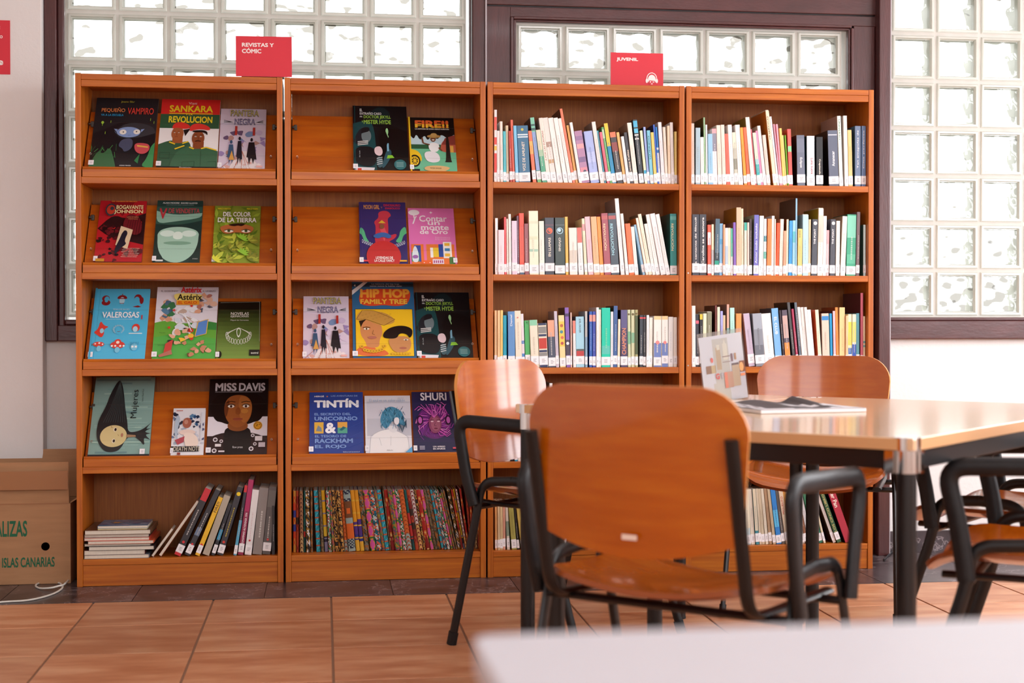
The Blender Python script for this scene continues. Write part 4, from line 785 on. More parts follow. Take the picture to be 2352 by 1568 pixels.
def art_c(a):
    r = random.Random(3)
    splash(a, r, 26, .0, 1, .2, .62, .09, ['#9c88b8', '#c8b8d4', '#6c5878', '#b89088', '#7890b8', '#d8c8dc'])
    a.poly([(.2, 0), (.45, .3), (.6, .3), (.95, 0)], '#e8dcdc'); splash(a, r, 10, .1, .9, .0, .2, .06, ['#f0e4e4', '#d8a8a0', '#c89890'])
    for i in range(9): a.line([(.5, .3), (r.uniform(0, 1), 0)], .0016, '#c07868')
    for cx, hgt, w_, c in ((.44, .52, .06, '#20202c'), (.7, .5, .1, '#1c1a20'), (.26, .46, .07, '#3c5878')):
        a.poly([(cx-w_, .2), (cx-w_*.6, hgt-.06), (cx+w_*.6, hgt-.06), (cx+w_*1.2, .16)], c); a.ell(cx, hgt-.02, .028, .03, c, 12); a.poly([(cx-w_*.7, .22), (cx-w_*.4, .07), (cx, .2)], c); a.poly([(cx, .22), (cx+w_*.5, .09), (cx+w_*.8, .22)], c)
    a.rect(.33, .55, .38, .7, '#b03830'); a.rect(.72, .55, .77, .68, '#b03830'); a.poly([(.22, .15), (.28, .3), (.34, .15)], '#d8a050')
    a.rect(.0, .74, 1, .79, '#d8d4e0')
    a.text('PANTERA', .22, .86, '#2c2c38', w=.62, h=.11, bold=.035); a.text('PANTERA', .22, .865, '#c8c070', w=.62, h=.1, bold=.0)
    a.text('NEGRA', .31, .72, '#24243c', w=.46, h=.105, bold=.035); a.text('NEGRA', .31, .725, '#8884a8', w=.46, h=.095, bold=.0)
    for i in range(6): a.line([(.08, .8-.01*i), (.28, .76)], .001, '#30303c'); a.line([(.94, .8-.01*i), (.78, .76)], .001, '#30303c')
    a.text('DOS ESTACIONES', .35, .02, '#f4f0f0', w=.32, h=.045, bold=.02); a.rect(.82, .03, .95, .06, '#e8b0a8')
def art_d(a):
    r = random.Random(4)
    a.poly([(.2, .98), (.5, .75), (.75, .98)], '#8c1820'); a.poly([(.0, .55), (.3, .78), (.6, .7), (1, .8), (1, .3), (.7, .35), (.3, .4)], '#2a1418')
    splash(a, r, 34, .0, .5, .05, .6, .06, ['#3c141c', '#1c1014', '#5c1820', '#c82420', '#701c24']); splash(a, r, 18, .55, 1, .1, .7, .08, ['#8c2024', '#b42420', '#5c1820', '#401418'])
    a.poly([(.5, .55), (.62, .8), (.9, .72), (.98, .5), (.8, .42)], '#6c1c24')
    for i in range(7): a.line([(.6+i*.055, .4), (.66+i*.05, .72)], .0014, '#301014')
    a.ell(.25, .84, .12, .1, '#3c4048'); a.ell(.25, .84, .09, .075, '#c0402c', 24); a.ell(.27, .86, .04, .03, '#3c4048')
    a.poly([(.42, .28), (.5, .58), (.76, .52), (.68, .22)], '#ddc8a4'); a.poly([(.4, .2), (.5, .38), (.55, .5), (.66, .48), (.6, .34), (.66, .3), (.52, .22), (.44, .12)], '#1c2030'); a.ell(.6, .46, .05, .05, '#1c2030')
    a.text('BOGAVANTE', .36, .85, '#f0e4a8', w=.58, h=.065, bold=.035); a.text('JOHNSON', .32, .765, '#f0e4a8', w=.62, h=.075, bold=.035)
    a.text('DEL UNIVERSO DE HELLBOY', .25, .965, '#f4b040', w=.55, h=.016, bold=.02); a.text('GARRA DE HIERRO', .6, .71, '#c88058', w=.26, h=.022, bold=.01); a.text('PRESTADA', .64, .68, '#c88058', w=.2, h=.02)
    for i in range(6): a.text('MIGNOLA ARCUDI ZONJIC', .6-.02*(i % 3), .215-.026*i, '#f0d8c8', w=.34, h=.016)
    a.rect(.04, .02, .22, .065, '#c89028'); a.rect(.0, 0, 1, .015, '#201014')
def art_e(a):
    a.rect(0, .55, 1, .9, '#31584c'); a.poly([(.0, .83), (.02, .62), (.4, .66), (.98, .72), (1, .8), (.4, .76)], '#8cb8a4'); a.poly([(.0, .62), (.5, .6), (1, .68), (1, .5), (0, .5)], '#1c3834')
    # generic pale abstract oval and shadows standing in for the mask
    a.poly([(.06, .5), (.04, .3), (.14, .12), (.35, .02), (.62, .02), (.85, .14), (.96, .32), (.96, .5), (.75, .56), (.5, .58), (.25, .56)], '#a4ccb8')
    a.poly([(.0, .52), (.06, .5), (.08, .22), (.25, .05), (.2, 0), (0, 0)], '#1c3430'); a.poly([(1, .52), (.95, .5), (.94, .26), (.74, .04), (.8, 0), (1, 0)], '#1c3430')
    a.ell(.27, .47, .16, .05, '#d4ece0'); a.ell(.74, .47, .16, .05, '#d4ece0'); a.poly([(.42, .5), (.58, .5), (.62, .4), (.5, .37), (.38, .4)], '#dcf0e4'); a.ell(.5, .32, .3, .028, '#7ca890')
    a.text('ALAN MOORE  DAVID LLOYD', .12, .945, '#e4ece8', w=.76, h=.024, bold=.025); a.text('CON STEVE WHITAKER Y SIOBHAN DODDS', .2, .918, '#9cb8b0', w=.6, h=.012)
    a.text('V', .06, .7, '#b43840', w=.17, h=.17, bold=.045); a.text('DE VENDETTA', .26, .79, '#a8484c', w=.68, h=.08, bold=.035); a.rect(.06, .035, .22, .06, '#dfe4e0'); a.text('DC BLACK', .85, .07, '#e8ece8', w=.11, h=.015)
def art_f(a):
    r = random.Random(6)
    def leaf(cx, cz, L, t, c):
        x1, z1 = cx+L*math.cos(t), cz+L*math.sin(t)*a.w/a.h; nx, nz = -math.sin(t)*L*.16, math.cos(t)*L*.16*a.w/a.h; m = ((cx+x1)/2, (cz+z1)/2)
        a.poly([(cx, cz), (m[0]+nx, m[1]+nz), (x1, z1), (m[0]-nx, m[1]-nz)], c)
    for i in range(60): leaf(r.uniform(0, 1), r.uniform(0, 1), r.uniform(.15, .38), r.uniform(0, 6.3), r.choice(['#7c9428', '#a0b83c', '#5c7c24', '#88a030', '#c0cc48', '#6c8428']))
    for i in range(12):
        x = r.uniform(0, .9); z = r.uniform(.05, .42)
        for q in range(5): leaf(x, z, .2, -.5+q*.5, r.choice(['#8a8c30', '#a8b040', '#70802c']))
    for x, z in ((.05, .04), (.62, .16), (.6, .4)):
        for q in range(6): leaf(x, z, .18, q*.5-.3, '#e0e048' if x < .5 else '#90c83c')
    a.poly([(.12, .58), (.2, .63), (.5, .66), (.82, .63), (.88, .56), (.75, .48), (.5, .52), (.25, .47)], '#b86c3c'); a.poly([(.28, .64), (.5, .67), (.7, .66), (.6, .61), (.52, .63), (.44, .61)], '#2c1a14')
    for cx in (.33, .7):
        a.ell(cx, .535, .1, .028, '#f0e8d8'); a.ell(cx, .537, .035, .026, '#5c7040'); a.ell(cx, .537, .015, .012, '#14100c'); a.line([(cx-.1, .54), (cx, .565), (cx+.1, .54)], .003, '#2c1a14')
    a.text('DEL COLOR', .19, .78, '#f2f0ec', w=.6, h=.08, bold=.03); a.text('DE LA TIERRA', .08, .68, '#f2f0ec', w=.84, h=.08, bold=.03); a.text('MARCO GASTON', .07, .9, '#f0dc30', w=.28, h=.028, bold=.02); a.text('PIERCE FUNIN', .7, .9, '#f0dc30', w=.24, h=.028, bold=.02); a.text('norma', .42, .2, '#e0d840', w=.16, h=.03)
def art_g(a):
    red, dk = '#d84438', '#8c2024'
    a.line([(.09, 0), (.09, 1)], .0012, '#3a98c0')
    a.ell(.2, .86, .07, .045, dk); a.ell(.22, .85, .045, .04, '#52bce4'); a.ell(.21, .8, .08, .04, dk); a.ell(.215, .825, .03, .02, '#52bce4')
    a.ell(.5, .86, .09, .05, dk, 20, 0, PI); a.ell(.5, .83, .05, .05, '#b4dcec'); a.line([(.42, .86), (.58, .86)], .004, dk); a.ell(.5, .92, .01, .008, dk); a.line([(.46, .79), (.54, .79)], .0025, dk)
    a.ell(.79, .87, .07, .05, dk); a.ell(.77, .84, .05, .045, '#52bce4'); a.ell(.86, .83, .035, .05, dk); a.poly([(.7, .74), (.8, .76), (.86, .74), (.8, .73)], dk)
    a.poly([(.04, .38), (.12, .42), (.15, .55), (.22, .47), (.32, .46), (.22, .42), (.24, .36), (.2, .3), (.12, .34)], red); a.ell(.19, .4, .035, .035, '#9cd4e8')
    for q in range(14): t = q*.45; a.ell(.49+.09*math.cos(t), .42+.055*math.sin(t), .02, .014, '#8cc4dc', 8)
    a.ell(.49, .4, .06, .05, '#52bce4'); a.line([(.47, .385), (.52, .387)], .002, dk)
    a.ell(.8, .44, .07, .055, red); a.ell(.79, .42, .045, .04, '#b4dcec'); a.poly([(.74, .46), (.82, .47), (.84, .42), (.86, .47)], red); a.line([(.68, .36), (.92, .36)], .005, '#cfe8f0')
    a.ell(.16, .21, .1, .035, red, 20); a.ell(.1, .215, .015, .01, '#f4f4f4'); a.ell(.17, .225, .018, .012, '#f4f4f4'); a.ell(.23, .21, .014, .01, '#f4f4f4'); a.ell(.17, .15, .04, .04, '#7cc8e4')
    a.ell(.5, .2, .13, .05, red, 20); a.ell(.5, .24, .06, .04, red); a.ell(.5, .235, .03, .02, '#f4e4d8')
    for q in (.4, .46, .55, .61): a.ell(q, .185, .02, .014, '#f4f4f4', 10)
    a.ell(.5, .13, .045, .04, '#7cc8e4'); a.ell(.8, .17, .06, .05, '#7cc8e4')
    for q in range(6): a.line([(.74+q*.025, .2), (.72+q*.03, .24)], .0015, '#3c8cb0')
    a.rect(.75, .16, .79, .185, '#f0f4f4'); a.rect(.81, .16, .85, .185, '#f0f4f4')
    a.text('VALEROSAS', .17, .575, '#f4f8fa', w=.67, h=.085, bold=.03); a.text('1', .88, .555, '#b8404c', w=.025, h=.06, bold=.02); a.text('PENELOPE BAGIEU', .36, .685, '#c8e8f4', w=.3, h=.02); a.text('MUJERES QUE SOLO HACEN LO QUE ELLAS QUIEREN', .24, .545, '#d8eef6', w=.5, h=.014)
def art_h(a):
    r = random.Random(8)
    a.rect(0, .5, 1, 1, '#e6e2ea'); a.poly([(0, .5), (.2, .54), (.45, .48), (.8, .53), (1, .48), (1, .0), (0, 0)], '#68ac40'); a.poly([(0, .3), (.4, .36), (1, .28), (1, 0), (0, 0)], '#58b04c'); a.poly([(.5, .48), (.8, .53), (1, .5), (1, .4), (.6, .42)], '#3c8840')
    splash(a, r, 16, .12, .3, .5, .8, .07, ['#4c708c', '#e8b89c', '#5c88a8', '#d8a080', '#3c7c50']); splash(a, r, 22, .35, .7, .35, .72, .08, ['#eef0f2', '#d8e0e8', '#e4d8d0', '#f4f4f4', '#c8b0a0']); splash(a, r, 16, .68, .95, .62, .88, .06, ['#5c5c68', '#e0a888', '#b87868', '#8c9cac', '#e8c0a8'])
    a.poly([(.7, .5), (.86, .54), (.84, .34), (.66, .3)], '#5c8cd0'); a.line([(.7, .5), (.86, .54), (.84, .34), (.66, .3), (.7, .5)], .003, '#e0b84c'); splash(a, r, 12, .5, .95, .05, .25, .055, ['#7c4430', '#e0a888', '#a86448', '#c88868'])
    splash(a, r, 12, .28, .62, .2, .42, .06, ['#c83c30', '#e0a888', '#f0c040', '#383030', '#e4b090']); a.poly([(.2, .2), (.32, .26), (.3, .12), (.18, .08)], '#c8443c'); a.poly([(.1, .05), (.3, .12), (.32, .06), (.12, .02)], '#b87060')
    for i in range(4): a.line([(.38+.03*i, .62), (.6, .55-.06*i)], .003, '#f0f4f8')
    for x, z in ((.3, .66), (.24, .42), (.58, .72)): star(a, x, z, .035, 5, '#d83c30')
    a.poly([(.26, .88), (.4, .9), (.7, .89), (.76, .85), (.66, .77), (.34, .77)], '#f4e27c'); a.rect(.33, .735, .7, .795, '#f0a42c')
    a.text('Astérix', .39, .905, '#d82c34', w=.34, h=.085, bold=.04); a.text('Astérix', .34, .8, '#24221c', w=.4, h=.085, bold=.03); a.text('EL GALO', .36, .745, '#d84c28', w=.3, h=.04, bold=.03)
    a.text('R. GOSCINNY', .07, .915, '#6c6870', w=.28, h=.022, bold=.02); a.text('A. UDERZO', .74, .915, '#6c6870', w=.22, h=.022, bold=.02); a.text('SALVAT', .08, .17, '#3c7c3c', w=.12, h=.02); a.text('Texto', .09, .34, '#3c5c34', w=.1, h=.014)
def art_i(a):
    for i in range(12):
        t = i/12; c = tuple(p*(1-t)+q*t for p, q in zip(hx('#7a9a44'), hx('#15150f'))); a.rect(0, i/14, 1, (i+1)/14, c)
    a.text('NOVELAS', .3, .76, '#e8e8e0', w=.42, h=.05, bold=.015); a.text('EJEMPLARES', .3, .715, '#e8e8e0', w=.42, h=.03, bold=.01); a.line([(.3, .75), (.72, .75)], .0008, '#e8e8e0'); a.text('Miguel de Cervantes', .3, .655, '#e8e8e0', w=.42, h=.026)
    for s in (-1, 1):
        for q in range(4): a.line([(.5, .54), (.5+s*(.12+.02*q), .5-.01*q), (.5+s*.28, .45-.012*q)], .0012, '#e8ece0')
    for i in range(13):
        t = PI+PI*i/12; cx, cz = .5+.27*math.cos(t), .42+.14*math.sin(t)*.9; pts = [(cx+.035*math.cos(u)*.8, cz+.045*math.sin(u)) for u in [j*2*PI/10 for j in range(11)]]; a.line(pts, .0014, '#e8ece0')
    a.poly([(.44, .5), (.5, .54), (.56, .5), (.54, .4), (.5, .36), (.46, .4)], '#e0e8d8'); a.poly([(.46, .49), (.5, .52), (.54, .49), (.53, .42), (.5, .39), (.47, .42)], '#5c7838')
    a.ell(.08, .08, .05, .06, '#15150f', 16); a.rect(.76, .06, 1, .16, '#15150f'); a.text('austral', .8, .09, '#d8dcd0', w=.17, h=.035, bold=.03); a.line([(.05, .97), (.97, .985), (.99, .3)], .001, '#b8b8a8')
def art_j(a):
    r = random.Random(10)
    for i in range(30): z = r.uniform(0, 1); c = r.choice(['#7ea49c', '#8cb0a8', '#6c9090', '#9abcb0']); a.rect(r.uniform(0, .5), z, r.uniform(.5, 1), z+.02, c)
    a.poly([(.4, .98), (.46, .9), (.5, .78), (.54, .6), (.6, .42), (.62, .3), (.75, .3), (.88, .34), (1, .42), (.9, .33), (1, .35), (.88, .3), (1, .28), (.9, .27), (1, .2), (.88, .24), (.92, .12), (.82, .2), (.7, .26), (.6, .22), (.52, .08), (.38, .05), (.25, .07), (.14, .18), (.1, .3), (.12, .46), (.22, .62), (.28, .8)], '#26282a')
    for i in range(10): a.line([(.42, .95), (.3+.025*i, .6), (.2+.04*i, .42)], .001, '#4c5c5c')
    a.ell(.39, .25, .22, .135, '#d4c48c', 30); a.poly([(.6, .27), (.75, .26), (.76, .24), (.6, .23)], '#a08060')
    for cx, cz in ((.41, .33), (.4, .19)): a.ell(cx, cz, .03, .028, '#e8e0c8', 12); a.ell(cx+.005, cz, .02, .02, '#4a3424', 12); a.ell(cx+.005, cz, .01, .01, '#100c08', 8)
    a.ell(.53, .26, .02, .025, '#b07860', 12); a.line([(.46, .27), (.48, .25)], .0015, '#a08458'); a.line([(.34, .37), (.36, .35)], .0015, '#5c4828')
    a.text('Mujeres', .77, .47, '#1c2426', w=.36, h=.13, rot=90, bold=.0); a.text('Isabel Ruiz Ruiz', .83, .68, '#3c5250', w=.16, h=.025, rot=90); a.rect(0, 0, 1, .025, '#1c2028')
def art_k(a):
    r = random.Random(12)
    splash(a, r, 14, .0, .35, .2, .9, .09, ['#20283c', '#6c7c98', '#a8b4c4', '#303848']); splash(a, r, 14, .5, .8, .6, .95, .07, ['#28507c', '#5c84a8', '#1c2c48', '#90a8c4']); splash(a, r, 10, .7, .98, .25, .7, .06, ['#3c4468', '#585c80', '#c8ccd8'])
    a.poly([(.1, .85), (.05, .5), (.2, .25), (.16, .52), (.25, .8)], '#b4c4d4'); a.ell(.45, .68, .14, .11, '#a86450'); a.ell(.42, .7, .06, .05, '#c8907c')
    a.poly([(.2, .5), (.45, .56), (.75, .5), (.7, .44), (.3, .42)], '#ead4c8'); a.poly([(.35, .48), (.7, .46), (.85, .3), (.8, .16), (.45, .16), (.4, .3)], '#f0ded0'); a.poly([(.1, .32), (.4, .4), (.38, .28), (.2, .22)], '#b44c58')
    a.rect(0, .08, .86, .19, '#1c1c22'); a.text('DEATH NOTE', .08, .09, '#d4cdb8', w=.82, h=.09, bold=.01); a.rect(.88, .3, .93, .9, '#d8dce4'); a.rect(.1, .93, .3, .95, '#d09088'); a.rect(.2, .01, .3, .06, '#8c4038')
def art_l(a):
    a.rect(0, .25, 1, .5, '#e8e4ec'); a.ell(.5, .62, .47, .235, '#14100f', 40); a.poly([(.04, .6), (.1, .47), (.2, .42), (.8, .42), (.9, .47), (.97, .6)], '#14100f')
    a.poly([(0, .0), (0, .22), (.25, .3), (.75, .3), (1, .22), (1, 0)], '#2c1a1c'); a.poly([(.28, .0), (.27, .28), (.32, .37), (.68, .37), (.74, .28), (.72, 0)], '#100e10'); a.poly([(.33, .34), (.5, .3), (.68, .34), (.66, .44), (.34, .44)], '#8c5028')
    a.poly([(.26, .6), (.28, .7), (.36, .77), (.5, .79), (.64, .77), (.72, .7), (.74, .6), (.71, .48), (.62, .39), (.5, .35), (.4, .38), (.3, .47)], '#9c5a2c'); a.poly([(.5, .78), (.64, .76), (.72, .68), (.73, .58), (.7, .48), (.6, .4), (.52, .5)], '#b06c34'); a.poly([(.26, .62), (.28, .68), (.36, .74), (.32, .5), (.28, .5)], '#6c381c')
    for cx in (.38, .63): a.ell(cx, .635, .055, .02, '#ece4d8'); a.ell(cx, .635, .02, .018, '#3c2014'); a.line([(cx-.07, .645), (cx, .665), (cx+.07, .645)], .003, '#140c08'); a.line([(cx-.08, .685), (cx, .7), (cx+.07, .69)], .003, '#1c100a')
    a.poly([(.47, .62), (.45, .54), (.5, .52), (.55, .54), (.53, .62)], '#8c4c24'); a.ell(.5, .465, .085, .018, '#9c4c38'); a.line([(.42, .467), (.58, .467)], .0015, '#4c1c14'); a.ell(.61, .57, .06, .03, '#c4843c')
    a.text('MISS', .1, .835, '#d8d4d8', w=.36, h=.11, bold=.045); a.text('DAVIS', .5, .835, '#d8d4d8', w=.45, h=.11, bold=.045); a.rect(.1, .82, .9, .827, '#9c989c')
    a.ell(.84, .38, .075, .055, '#e0a02c', 24); a.ell(.84, .38, .062, .045, '#18140c', 24); a.ell(.84, .38, .055, .04, '#e0a02c', 24); a.text('2ª', .8, .37, '#201810', w=.08, h=.03)
    for x, z, q in ((.14, .2, .04), (.24, .18, .03), (.13, .06, .04), (.76, .25, .03), (.74, .08, .04), (.8, .14, .03)): a.ell(x, z, q, q*.72, '#e4e0e4', 14); a.ell(x, z, q*.6, q*.4, '#4c4048', 10)
    a.rect(.14, .11, .24, .145, '#e4e0e0'); a.rect(.8, .18, .92, .24, '#e0dce0'); a.rect(.86, .1, .97, .16, '#c8c0c8'); a.rect(.2, .04, .3, .06, '#dcd4d8'); a.text('flow press', .43, .08, '#dcdcdc', w=.17, h=.035)
def art_m(a):
    a.poly([(0, .0), (0, .72), (.25, .78), (.4, .7), (.42, 0)], '#18484c'); a.poly([(.45, .98), (.6, .98), (.72, .85), (.6, .7), (.4, .75), (.3, .9)], '#182c30'); a.poly([(.42, 0), (.5, .6), (.65, .72), (1, .6), (1, 0)], '#0d0e10')
    a.text('EL', .13, .91, '#e8ece8', w=.05, h=.045, bold=.03); a.text('EXTRAÑO CASO', .13, .86, '#e8ece8', w=.4, h=.045, bold=.03); a.text('DEL', .13, .82, '#e8ece8', w=.05, h=.02, bold=.02); a.text('DOCTOR JEKYLL', .2, .79, '#9ccc50', w=.5, h=.06, bold=.03); a.text('Y', .16, .735, '#9ccc50', w=.03, h=.03, bold=.02); a.text('MISTER HYDE', .2, .715, '#9ccc50', w=.5, h=.065, bold=.03)
    a.poly([(.0, .45), (.1, .62), (.2, .66), (.3, .64), (.32, .56), (.3, .44), (.2, .4), (.05, .4)], '#22262c'); a.ell(.24, .53, .09, .1, '#6c7c80'); a.poly([(.14, .56), (.16, .66), (.3, .67), (.3, .6), (.2, .58)], '#1a1c20')
    for q in range(3): a.line([(.08, .39+.025*q), (.27, .41+.022*q)], .004, '#d8d8d4')
    a.poly([(.02, .36), (.3, .38), (.42, .3), (.4, .05), (.02, .1)], '#16181c'); a.poly([(.38, .36), (.5, .38), (.54, .28), (.48, .22), (.38, .26)], '#e0c8cc'); a.poly([(.42, .22), (.5, .22), (.56, .1), (.46, .04), (.42, .1)], '#3c5c64')
    for q in range(4): a.line([(.42, .19-.03*q), (.52, .21-.03*q)], .003, '#d8dcdc')
    a.poly([(.58, .28), (.64, .34), (.7, .3), (.66, .18), (.56, .06), (.5, .04)], '#2c5460'); a.rect(.61, .3, .645, .42, '#7cb0c8'); a.poly([(.6, .19), (.74, .2), (.7, .24), (.62, .24)], '#88c838'); a.ell(.62, .6, .025, .05, '#a4dc9c'); a.line([(.62, .56), (.64, .52), (.62, .48)], .004, '#a4dc9c'); a.ell(.56, .48, .09, .2, '#0d0e10', 4)
    a.ell(.84, .1, .11, .075, '#2c6c70', 26); a.poly([(.02, .0), (.02, .06), (.38, .05), (.36, .0)], '#dcd8dc'); a.rect(.07, .01, .14, .04, '#d83c30')
    for q in range(4): a.rect(.77, .13-.02*q, .9, .135-.02*q, '#a8d0cc')
    a.text('de Luis', .12, .2, '#c8d0d0', w=.1, h=.02, rot=90); a.line([(.035, 0), (.035, 1)], .002, '#1c5054')
def art_n(a):
    a.rect(0, 0, 1, .5, '#6cbc94'); a.rect(0, .45, 1, .68, '#c0dce4'); a.poly([(0, .7), (.1, .58), (.16, .7), (.24, .56), (.34, .68), (.4, .56), (.5, .68), (.62, .58), (.7, .7), (.85, .6), (1, .7), (1, .78), (0, .78)], '#141414'); a.rect(0, .42, 1, .5, '#2c5c3c')
    a.poly([(.66, .42), (.72, .58), (1, .66), (1, .36), (.72, .36)], '#b85c48'); a.poly([(.7, .5), (.78, .62), (1, .68), (1, .5)], '#8c4038'); a.rect(.88, .36, .95, .48, '#e0b050'); a.poly([(.78, .2), (.8, .68), (.86, .68), (.88, .2), (.92, .18), (.72, .18)], '#241c18')
    a.poly([(.0, .42), (.2, .38), (.28, .2), (.1, .15), (0, .15)], '#ecc428'); a.ell(.1, .2, .12, .11, '#1c1814', 24); a.ell(.1, .2, .09, .08, '#ecc428', 24); a.ell(.1, .2, .07, .06, '#3c3420', 20)
    for q in range(8): a.line([(.1, .2), (.1+.085*math.cos(q*.785), .2+.075*math.sin(q*.785))], .003, '#ecc428')
    a.poly([(.3, .35), (.45, .38), (.62, .34), (.66, .2), (.5, .16), (.34, .2)], '#e8e8ec'); a.poly([(.4, .5), (.52, .54), (.66, .5), (.62, .36), (.44, .36)], '#eef0f0'); a.ell(.52, .6, .06, .055, '#70442c'); a.ell(.52, .58, .03, .01, '#f4f0ec'); a.ell(.54, .645, .15, .03, '#b08c50'); a.ell(.54, .67, .07, .035, '#c09c5c'); a.line([(.44, .49), (.3, .52), (.28, .62)], .006, '#70442c'); a.line([(.63, .44), (.7, .38)], .006, '#70442c')
    a.poly([(.3, .1), (.6, .12), (.9, .08), (.7, 0), (.3, .02)], '#d8b078'); a.rect(0, 0, .2, .05, '#141414'); a.rect(0, 0, 1, .015, '#141414')
    for t, c in ((0, '#e8503c'),): a.text('FIRE!!', .14, .8, '#e86a34', w=.74, h=.14, bold=.06)
    a.text('FIRE!!', .14, .8, '#f4c83c', w=.74, h=.07, bold=.03); a.text('LA HISTORIA DE ZORA NEALE HURSTON', .14, .765, '#f4f0e8', w=.74, h=.022, bold=.03); a.text('PETER BAGGE', .42, .055, '#6c4c28', w=.24, h=.02)
def art_o(a):
    a.text('MOON GIRL', .1, .885, '#f0a83c', w=.34, h=.07, bold=.01); a.text('Y', .47, .9, '#f0a83c', w=.03, h=.025); a.text('DINOSAURIO', .53, .93, '#c83444', w=.36, h=.04, bold=.04); a.text('DIABÓLICO', .56, .885, '#c83444', w=.32, h=.038, bold=.04)
    # plain red and blue shapes standing in for the characters
    a.poly([(.3, .3), (.36, .6), (.3, .68), (.42, .74), (.4, .84), (.6, .87), (.7, .78), (.6, .74), (.62, .6), (.6, .45), (.8, .5), (.76, .42), (.6, .36), (.62, .28)], '#c43c4c'); a.poly([(.42, .6), (.5, .66), (.58, .5), (.52, .36)], '#d85860'); a.poly([(.02, .6), (.1, .55), (.14, .42), (.22, .34), (.1, .34), (.06, .46), (.0, .5)], '#58b884'); a.poly([(.98, .62), (.86, .54), (.84, .44), (.74, .36), (.88, .34), (.92, .46), (1, .5)], '#58b884')
    for q in range(7): a.ell(.06+.04*q, .37-.012*q, .018, .03, '#c8d0e0', 10); a.ell(.94-.04*q, .35-.012*q, .018, .03, '#c8d0e0', 10)
    for q in range(7): a.ell(.06+.04*q, .37-.012*q, .009, .02, '#3c3070', 10); a.ell(.94-.04*q, .35-.012*q, .009, .02, '#3c3070', 10)
    a.ell(.5, .13, .36, .24, '#c23434', 36); a.poly([(.25, .45), (.5, .52), (.7, .45), (.62, .4), (.5, .44), (.38, .4)], '#3c68a8'); a.ell(.48, .6, .05, .04, '#8c5c40'); a.poly([(.4, .65), (.48, .7), (.56, .65)], '#e0b83c')
    a.text('LEYENDAS DE', .33, .085, '#f0ece8', w=.36, h=.04, bold=.04); a.text('LA CALLE YANCY', .3, .04, '#f0ece8', w=.42, h=.04, bold=.04); a.rect(.04, .045, .18, .07, '#d84850'); a.rect(.83, .045, .98, .07, '#e8a830'); a.line([(.05, 0), (.05, 1)], .001, '#4c3c80')
def art_p(a):
    a.ell(.13, .92, .12, .05, '#f0ecf0', 26); a.line([(.12, .9), (.14, .8), (.1, .72)], .005, '#f0ecf0'); a.line([(.14, .8), (.18, .86)], .004, '#f0ecf0')
    for t, x, z, w_, h_ in (('Contar', .24, .76, .6, .11), ('un', .42, .7, .26, .055), ('monte', .27, .61, .6, .08), ('de Oro', .24, .54, .6, .08)): a.text(t, x, z, '#f6f2f4', w=w_, h=h_, bold=.02)
    a.line([(.5, .9), (.5, .94)], .003, '#f6f2f4'); a.line([(.47, .92), (.53, .92)], .003, '#f6f2f4')
    for q in range(3): a.text('75 años de poesía en la', .56, .475-.022*q, '#f4e8f0', w=.32, h=.014)
    a.rect(.04, .02, .96, .36, '#e87838'); a.rect(.1, .06, .24, .34, '#3c50a0'); a.rect(.04, .06, .2, .22, '#3c8c68'); a.poly([(.05, .05), (.05, .22), (.12, .36), (.19, .22), (.19, .05)], '#dce8ee'); a.rect(.3, .05, .36, .36, '#e878a8'); a.rect(.36, .05, .58, .36, '#e07c3c'); a.rect(.46, .14, .7, .3, '#e8c83c'); a.rect(.44, .13, .5, .3, '#f0f0f0'); a.rect(.62, .36, .74, .14, '#2c4ca0'); a.rect(.72, .12, .9, .4, '#f0ece4'); a.rect(.75, .33, .86, .38, '#e8b83c'); a.rect(.75, .24, .86, .29, '#3c80b0'); a.rect(.75, .15, .86, .2, '#e8b83c'); a.rect(.84, .02, .96, .14, '#4c7c44')
    a.rect(.48, .02, .72, .1, '#e8e0ec')
    for q in range(5): a.rect(.5+.044*q, .035, .525+.044*q, .08, '#a83c78')
    a.rect(.24, .02, .48, .08, '#e86830'); a.ell(.3, .04, .01, .008, '#f4f4f4', 8); a.ell(.42, .04, .01, .008, '#f4f4f4', 8); a.ell(.12, .14, .06, .03, '#9c68b0')
